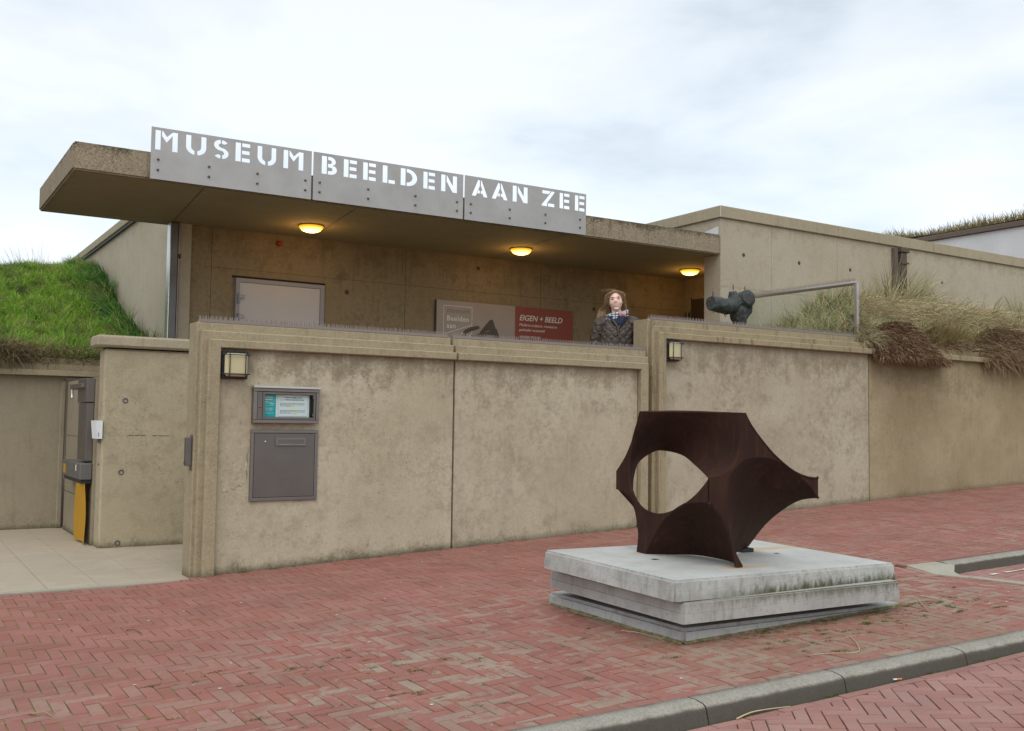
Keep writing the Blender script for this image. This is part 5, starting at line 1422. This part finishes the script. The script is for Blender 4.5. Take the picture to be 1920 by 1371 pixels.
# ------------------------------------------------------------------ woman on the terrace
wo = thing('person', 'woman in a quilted dark coat and checked scarf smiling over the parapet', 'person')
wo.location = (6.585, 8.27, 1.35); wo.rotation_euler = (0, 0, radians(-38.5))
def skin():
    m = M('skin', 0.5); n = m.noise(30, 4); X, Y, Z = m.xyz()
    m.col(m.mix(n, (.76, .49, .40), (.82, .55, .46))); m.b.inputs['Subsurface Weight'].default_value = .05
    return m.m
mat['skin'] = skin(); mat['lips'] = plain('lips', (.40, .15, .13), .45); mat['teeth'] = plain('teeth', (.72, .68, .62), .3)
mat['eye'] = plain('eye', (.05, .045, .05), .2); mat['brow'] = plain('brow', (.17, .10, .06), .8)
mat['navy'] = plain('navy_knit', (.018, .024, .06), .9, var=.3, sc=90)
mat['jeans'] = plain('dark_jeans', (.03, .04, .07), .9); mat['shoe'] = plain('black_shoe', (.02, .02, .02), .5)
def coatm():
    m = M('quilted_nylon', .48, spec=.4); n = m.noise(26, 5, .6)
    m.col(m.mix(m.mr(n, .35, .65), (.048, .034, .027), (.072, .053, .043))); m.bump(n, .35, .01); return m.m
mat['coat'] = coatm()
def scarfm():
    m = M('checked_scarf', .9); tcn = m.n('TexCoord').outputs['Object']; X, Y, Z = m.xyz(tcn)
    fr = lambda v, k, o=0: m.math('FRACT', m.math('ADD', m.mul(v, k), o))
    a = m.math('LESS_THAN', fr(X, 26), .32); b_ = m.math('LESS_THAN', fr(m.math('ADD', Z, m.mul(Y, .4)), 30, .2), .32)
    c_ = m.mix(m.mul(a, .8), (.50, .52, .55), (.05, .055, .08)); m.col(m.mix(m.mul(b_, .75), c_, (.06, .065, .09))); return m.m
mat['scarf'] = scarfm(); mat['pink'] = plain('pink_wool', (.55, .30, .30), .9)
HX, HZ = -.030, 1.553                       # head centre
tilt = Matrix.Rotation(radians(-6), 4, 'Y')
def ell(bb, c, r, mw=None, sub=4, f=None):
    b2 = bmesh.new(); bmesh.ops.create_icosphere(b2, subdivisions=sub, radius=1)
    for v in b2.verts:
        p = Vector((v.co.x*r[0], v.co.y*r[1], v.co.z*r[2]))
        if f: p = f(p, v.co)
        v.co = Vector(c)+(mw @ p if mw else p)
    bb.bm(b2, sm=True); b2.free()
def headf(p, u):
    if u.z < 0: p.x *= 1-.30*u.z*u.z; p.y = p.y*(1-.12*u.z*u.z)-.012*u.z*u.z
    if u.z < -.2 and u.y > 0: p.y *= .75
    return p
bb = B()
def HP(x, y, z): return Vector((HX, 0, HZ))+tilt @ Vector((x, y, z))
ell(bb, (HX, 0, HZ), (.074, .092, .112), tilt, 4, headf)
ell(bb, HP(0, -.085, -.016), (.011, .014, .009)); bb.tube([HP(0, -.083, .022), HP(0, -.094, -.004), HP(0, -.099, -.018)], [.007, .009, .010], 8)
ell(bb, HP(0, -.068, -.086), (.026, .02, .018)); ell(bb, HP(-.036, -.056, -.022), (.025, .02, .024)); ell(bb, HP(.036, -.056, -.022), (.025, .02, .024))
ell(bb, HP(0, -.074, -.052), (.028, .010, .014)); bb.tube([HP(-.034, -.079, .036), HP(0, -.086, .034), HP(.034, -.079, .036)], .008, 8)
for sx in (-1, 1): ell(bb, HP(sx*.073, .006, -.008), (.009, .018, .028))
bb.tube([(HX+.004, .018, 1.50), (-.02, .022, 1.42), (-.012, .02, 1.35)], [.052, .052, .066], 14)
bb.tube([(-.012, .02, 1.40), (-.01, .01, 1.33), (-.01, 0, 1.18), (-.01, 0, 1.05), (-.01, .0, .90), (-.01, 0, .82)], [.055, .080, .095, .100, .12, .11], 16)
for sx in (-1, 1):
    bb.tube([(sx*.11-.01, 0, 1.345), (sx*.165-.01, .005, 1.31), (sx*.195-.01, .01, 1.10), (sx*.205-.01, -.01, 1.02), (sx*.20-.01, -.06, .86), (sx*.195-.01, -.07, .80)], [.035, .040, .040, .036, .027, .025], 12)
    hx = sx*.195-.01
    bb.tube([(hx, -.07, .81), (hx, -.078, .77), (hx, -.085, .725)], [.024, .033, .030], 10)
    for q, (oy, l) in enumerate(((-.028, .066), (-.010, .074), (.008, .07), (.024, .056))):
        bb.tube([(hx, -.085+oy, .735), (hx-sx*.004, -.088+oy, .735-l*.55), (hx-sx*.016, -.084+oy, .735-l)], [.009, .0085, .007], 8)
    bb.tube([(hx, -.105, .77), (hx-sx*.01, -.128, .745), (hx-sx*.014, -.134, .715)], [.011, .010, .008], 8)
    bb.tube([(sx*.085-.01, 0, .86), (sx*.09-.01, 0, .48), (sx*.09-.01, .01, .42), (sx*.09-.01, .02, .09)], [.085, .055, .052, .036], 12)
    bb.tube([(sx*.09-.01, .05, .05), (sx*.09-.01, -.05, .045), (sx*.09-.01, -.15, .03)], [.035, .04, .03], 10)
body = bb.make('body', 'skin', wo); remesh(body, .0055)
body.parent = wo
# eye sockets and a smile pressed into the face
for v in body.data.vertices:
    if v.co.z > 1.42 and v.co.y < -.03:
        for sx in (-1, 1):
            c = HP(sx*.032, -.085, .014); d = (v.co-c).length
            if d < .024: v.co.y += .009*(1-d/.024)
bb = B()
for sx in (-1, 1): ell(bb, HP(sx*.031, -.0735, .014), (.0135, .009, .0058), tilt, 2)
bb.make('eyes', 'eye', wo)
bb = B()
for sx in (-1, 1): bb.tube([HP(sx*.014, -.0865, .032), HP(sx*.032, -.086, .0375), HP(sx*.049, -.072, .030)], [.003, .0032, .002], 6)
bb.make('eyebrows', 'brow', wo)
bb = B(); bb.tube([HP(-.031, -.072, -.036), HP(-.017, -.083, -.0455), HP(0, -.087, -.048), HP(.017, -.083, -.0455), HP(.031, -.072, -.036)], [.001, .0026, .003, .0026, .001], 8)
bb.tube([HP(-.030, -.072, -.037), HP(-.016, -.082, -.0590), HP(0, -.085, -.0635), HP(.016, -.082, -.0590), HP(.030, -.072, -.037)], [.001, .003, .0038, .003, .001], 8); bb.make('lips', 'lips', wo)
bb = B(); bb.tube([HP(-.025, -.074, -.042), HP(-.012, -.083, -.0525), HP(0, -.0855, -.055), HP(.012, -.083, -.0525), HP(.025, -.074, -.042)], [.0015, .0055, .0062, .0055, .0015], 8); bb.make('teeth', 'teeth', wo)
# quilted coat: body tube and sleeves
def quilt(u, v):
    a, c = .088, .165
    best = 1
    for s_ in (1, -1):
        t = u/a+s_*.5*sin(2*pi*v/c)*.98; best = min(best, abs(t-round(t)))
    return min(1, (best*2)**.4)
def fold(p): return mnoise.noise(p*16)*.005+mnoise.noise(p*7)*.007
prof = [(1.375, .070, .075, .0), (1.362, .105, .085, -.0), (1.34, .150, .095, .0), (1.31, .178, .108, 0), (1.26, .190, .120, 0), (1.18, .192, .132, 0), (1.08, .196, .138, 0), (.98, .205, .142, 0), (.86, .215, .150, 0), (.78, .222, .155, 0)]
rows = []; n_ = 260; zs_ = frange(1.372, .78, 150)
for z in zs_:
    for (a, c) in zip(prof, prof[1:]):
        if c[0] <= z <= a[0]+1e-6: t = (a[0]-z)/(a[0]-c[0]); w2 = a[1]+(c[1]-a[1])*t; d2 = a[2]+(c[2]-a[2])*t
    r = []
    for j in range(n_):
        th = 2*pi*j/n_; x, y = w2*cos(th), d2*sin(th)
        arc_ = th*.19
        q = quilt(arc_, z); p = Vector((x-.012, y, z)); nn = Vector((cos(th)/w2, sin(th)/d2, 0)).normalized()
        # open collar: pull the neckline down at the front
        f_ = max(0, -sin(th))**6
        if z > 1.26: p.z -= f_*(z-1.26)*.55
        r.append(p+nn*(.012*q+fold(p)-.004))
    rows.append(r)
bb = B(); bb.grid(rows, closed=True)
for sx in (-1, 1):
    path = cr_spline([(sx*.115-.012, 0, 1.325), (sx*.175-.012, .0, 1.30), (sx*.212-.012, .005, 1.20), (sx*.228-.012, .005, 1.08), (sx*.232-.012, -.02, .98), (sx*.222-.012, -.06, .84)], 14)
    P = resample(path, 120); rows = []
    for k, p in enumerate(P):
        d = (P[min(k+1, 119)]-P[max(k-1, 0)]).normalized(); a = d.cross(Vector((0, 1, 0))).normalized(); c = a.cross(d)
        R_s = .074-.022*(k/119); r = []
        for j in range(90):
            th = 2*pi*j/90; q = quilt(th*.07+.02, k*.0048); pp = p+a*cos(th)*R_s+c*sin(th)*R_s*1.05
            nn = (a*cos(th)+c*sin(th)); r.append(pp+nn*(.011*q+fold(pp*1.4)*1.2+.006*mnoise.noise(Vector((k*.16, sx, th*.4)))))
        rows.append(r)
    bb.grid(rows, closed=True, flip=sx > 0)
bb.make('quilted_coat', 'coat', wo)
# front edges of the coat and the dark knit showing in the V
bb = B(); bb.tube([(-.075, -.075, 1.372), (-.045, -.115, 1.325), (-.005, -.137, 1.27), (.004, -.147, 1.18), (.006, -.155, 1.0), (.006, -.165, .80)], [.012, .013, .011, .007, .006, .006], 8)
bb.tube([(.075, -.07, 1.372), (.048, -.115, 1.325), (.012, -.136, 1.275), (.008, -.143, 1.25)], [.012, .013, .011, .006], 8); bb.make('coat_placket', 'coat', wo)
bb = B(); bb.sheet([[(x*(1.372-.0-z+.0)*0+x*max(.05, (z-1.262)/.11)*1.7, -.100-.02*(1.36-z)/.1-.02*(1-abs(x)/.06), z) for x in frange(-.062, .062, 8)] for z in frange(1.385, 1.265, 10)], .004); bb.make('jumper', 'navy', wo)
# scarf: three loose wraps and a pinkish gloved fold held at the neck
bb = B()
for k, (z, rx, ry, tl_) in enumerate(((1.415, .082, .082, .018), (1.392, .094, .092, -.008), (1.372, .102, .094, .015))):
    P = [(rx*cos(t)*1-.012, ry*sin(t)-.002, z+tl_*cos(t+.5)-.014*max(0, -sin(t))) for t in frange(0, 2*pi, 40)]
    bb.tube(P, [.021+.004*mnoise.noise(Vector((i*.4, k*3, 0))) for i in range(41)], 12)
bb.tube([(.06, -.085, 1.40), (.08, -.09, 1.425), (.085, -.06, 1.44), (.09, -.02, 1.42)], [.02, .022, .022, .016], 10)
bb.make('scarf', 'scarf', wo)
bb = B(); ell(bb, (.052, -.108, 1.398), (.026, .020, .030), Matrix.Rotation(.4, 4, 'Y'))
for q in range(4):
    a = Vector((.030+q*.013, -.128, 1.418-q*.003)); bb.tube([a+Vector((.006, .012, -.03)), a+Vector((.002, -.006, -.012)), a, a+Vector((-.008, .004, .012))], [.0085, .009, .0085, .006], 8)
bb.tube([(.028, -.118, 1.385), (.016, -.124, 1.40), (.010, -.118, 1.414)], [.010, .009, .007], 8)
bb.make('raised_hand', 'pink', wo)
bb = B(); bb.tube([(.048, -.108, 1.375), (.036, -.128, 1.335), (.018, -.132, 1.295)], [.026, .027, .022], 12); bb.make('cuff', 'navy', wo)
bb = B()
for sx in (-1, 1): bb.tube([(sx*.08-.01, 0, .90), (sx*.09-.01, 0, .48), (sx*.09-.01, .015, .09)], [.105, .075, .06], 14)
bb.make('trousers', 'jeans', wo)
bb = B()
for sx in (-1, 1): bb.tube([(sx*.09-.01, .07, .045), (sx*.09-.01, -.06, .05), (sx*.09-.01, -.16, .035)], [.045, .048, .036], 12)
bb.make('shoes', 'shoe', wo)
# hair: a cap close to the skull plus several thousand strands blown to her right
g = Blades(); HC = [(.34, .22, .125), (.29, .18, .10), (.42, .29, .17), (.22, .135, .075), (.56, .41, .26), (.50, .36, .22)]
def strand_h(P, w_, col):
    P = resample(cr_spline(P, 4), 9); i = len(g.v)
    sd_ = Vector((random.uniform(-1, 1), random.uniform(-.6, .6), random.uniform(-.3, .3))).normalized()
    for k, p in enumerate(P):
        ww = w_*(1-.75*k/8); g.v += [tuple(p-sd_*ww), tuple(p+sd_*ww)]; g.c += [(*col, 1)]*2
    for k in range(8): a = i+2*k; g.f.append((a, a+1, a+3, a+2)); g.sm.append(True)
for k in range(12000):
    ph = random.uniform(0, 2*pi); el_ = random.uniform(.05, 1.0)
    u = Vector((cos(ph)*sqrt(1-el_*el_), sin(ph)*sqrt(1-el_*el_), el_))
    if u.y < -.42 and u.z < .72: continue
    r0 = HP(u.x*.080, u.y*.099+.004, u.z*.121-.004)
    sx = -1 if (u.x-.012*0+random.uniform(-.15, .15)) < .12 else 1
    c_ = random.uniform(.7, 1.25); wob = random.uniform(-.02, .02)
    fl = random.random()**1.8*.016
    if u.z > .55: r1 = HP(sx*(.072+fl)*c_, u.y*.07-.02*(u.y < 0), .058+fl*.6)
    else: r1 = r0+Vector((sx*fl, 0, 0))
    r0 = r0+Vector((0, 0, fl*.5))
    if sx < 0:
        side = random.random(); r2 = HP(-.092-.035*side, -.02+.07*random.random()+u.y*.02, -.035); r3 = Vector((HX-.12-.04*side+wob, .02+.03*random.random(), 1.44+.03*random.random()))
        r4 = Vector((HX-.125-.06*side+wob*1.5, -.03+.06*random.random(), 1.33-.045*random.random()))
        pts = [r0, r1, r2, r3, r4] if u.y < .5 or random.random() < .6 else [r0, HP(u.x*.09, .10, -.03), Vector((HX-.05+wob, .10, 1.42)), Vector((HX-.09+wob, .10, 1.34))]
    else:
        side = random.random(); r2 = HP(.088+.022*side, .0+.05*random.random(), -.035); r3 = Vector((HX+.105+.02*side, .03+.03*random.random(), 1.46))
        r4 = Vector((HX+.115+.03*side, .03, 1.40-.03*random.random()))
        pts = [r0, r1, r2, r3, r4] if u.y < .5 else [r0, HP(u.x*.09, .10, -.03), Vector((HX+.05+wob, .10, 1.42)), Vector((HX+.07+wob, .10, 1.36))]
    strand_h(pts, .0015, pick(HC))
for k in range(45):                                    # fly-away strands
    u = Vector((random.uniform(-.7, .4), random.uniform(-.2, .3), 1)).normalized(); r0 = HP(u.x*.08, u.y*.09, u.z*.12)
    strand_h([r0, r0+Vector((-.03-.05*random.random(), 0, .015)), r0+Vector((-.08-.09*random.random(), 0, .01*random.uniform(-2, 2)))], .0007, pick(HC))
tag(g.make('hair', 'blade', wo), kind='stuff')
bb = B(); ell(bb, HP(0, .010, .010), (.079, .094, .112), tilt, 3, lambda p, u: Vector((p.x, max(p.y, -.052) if u.z < .62 else p.y, max(p.z, -.06)))); bb.make('hair_cap', 'brow', wo)
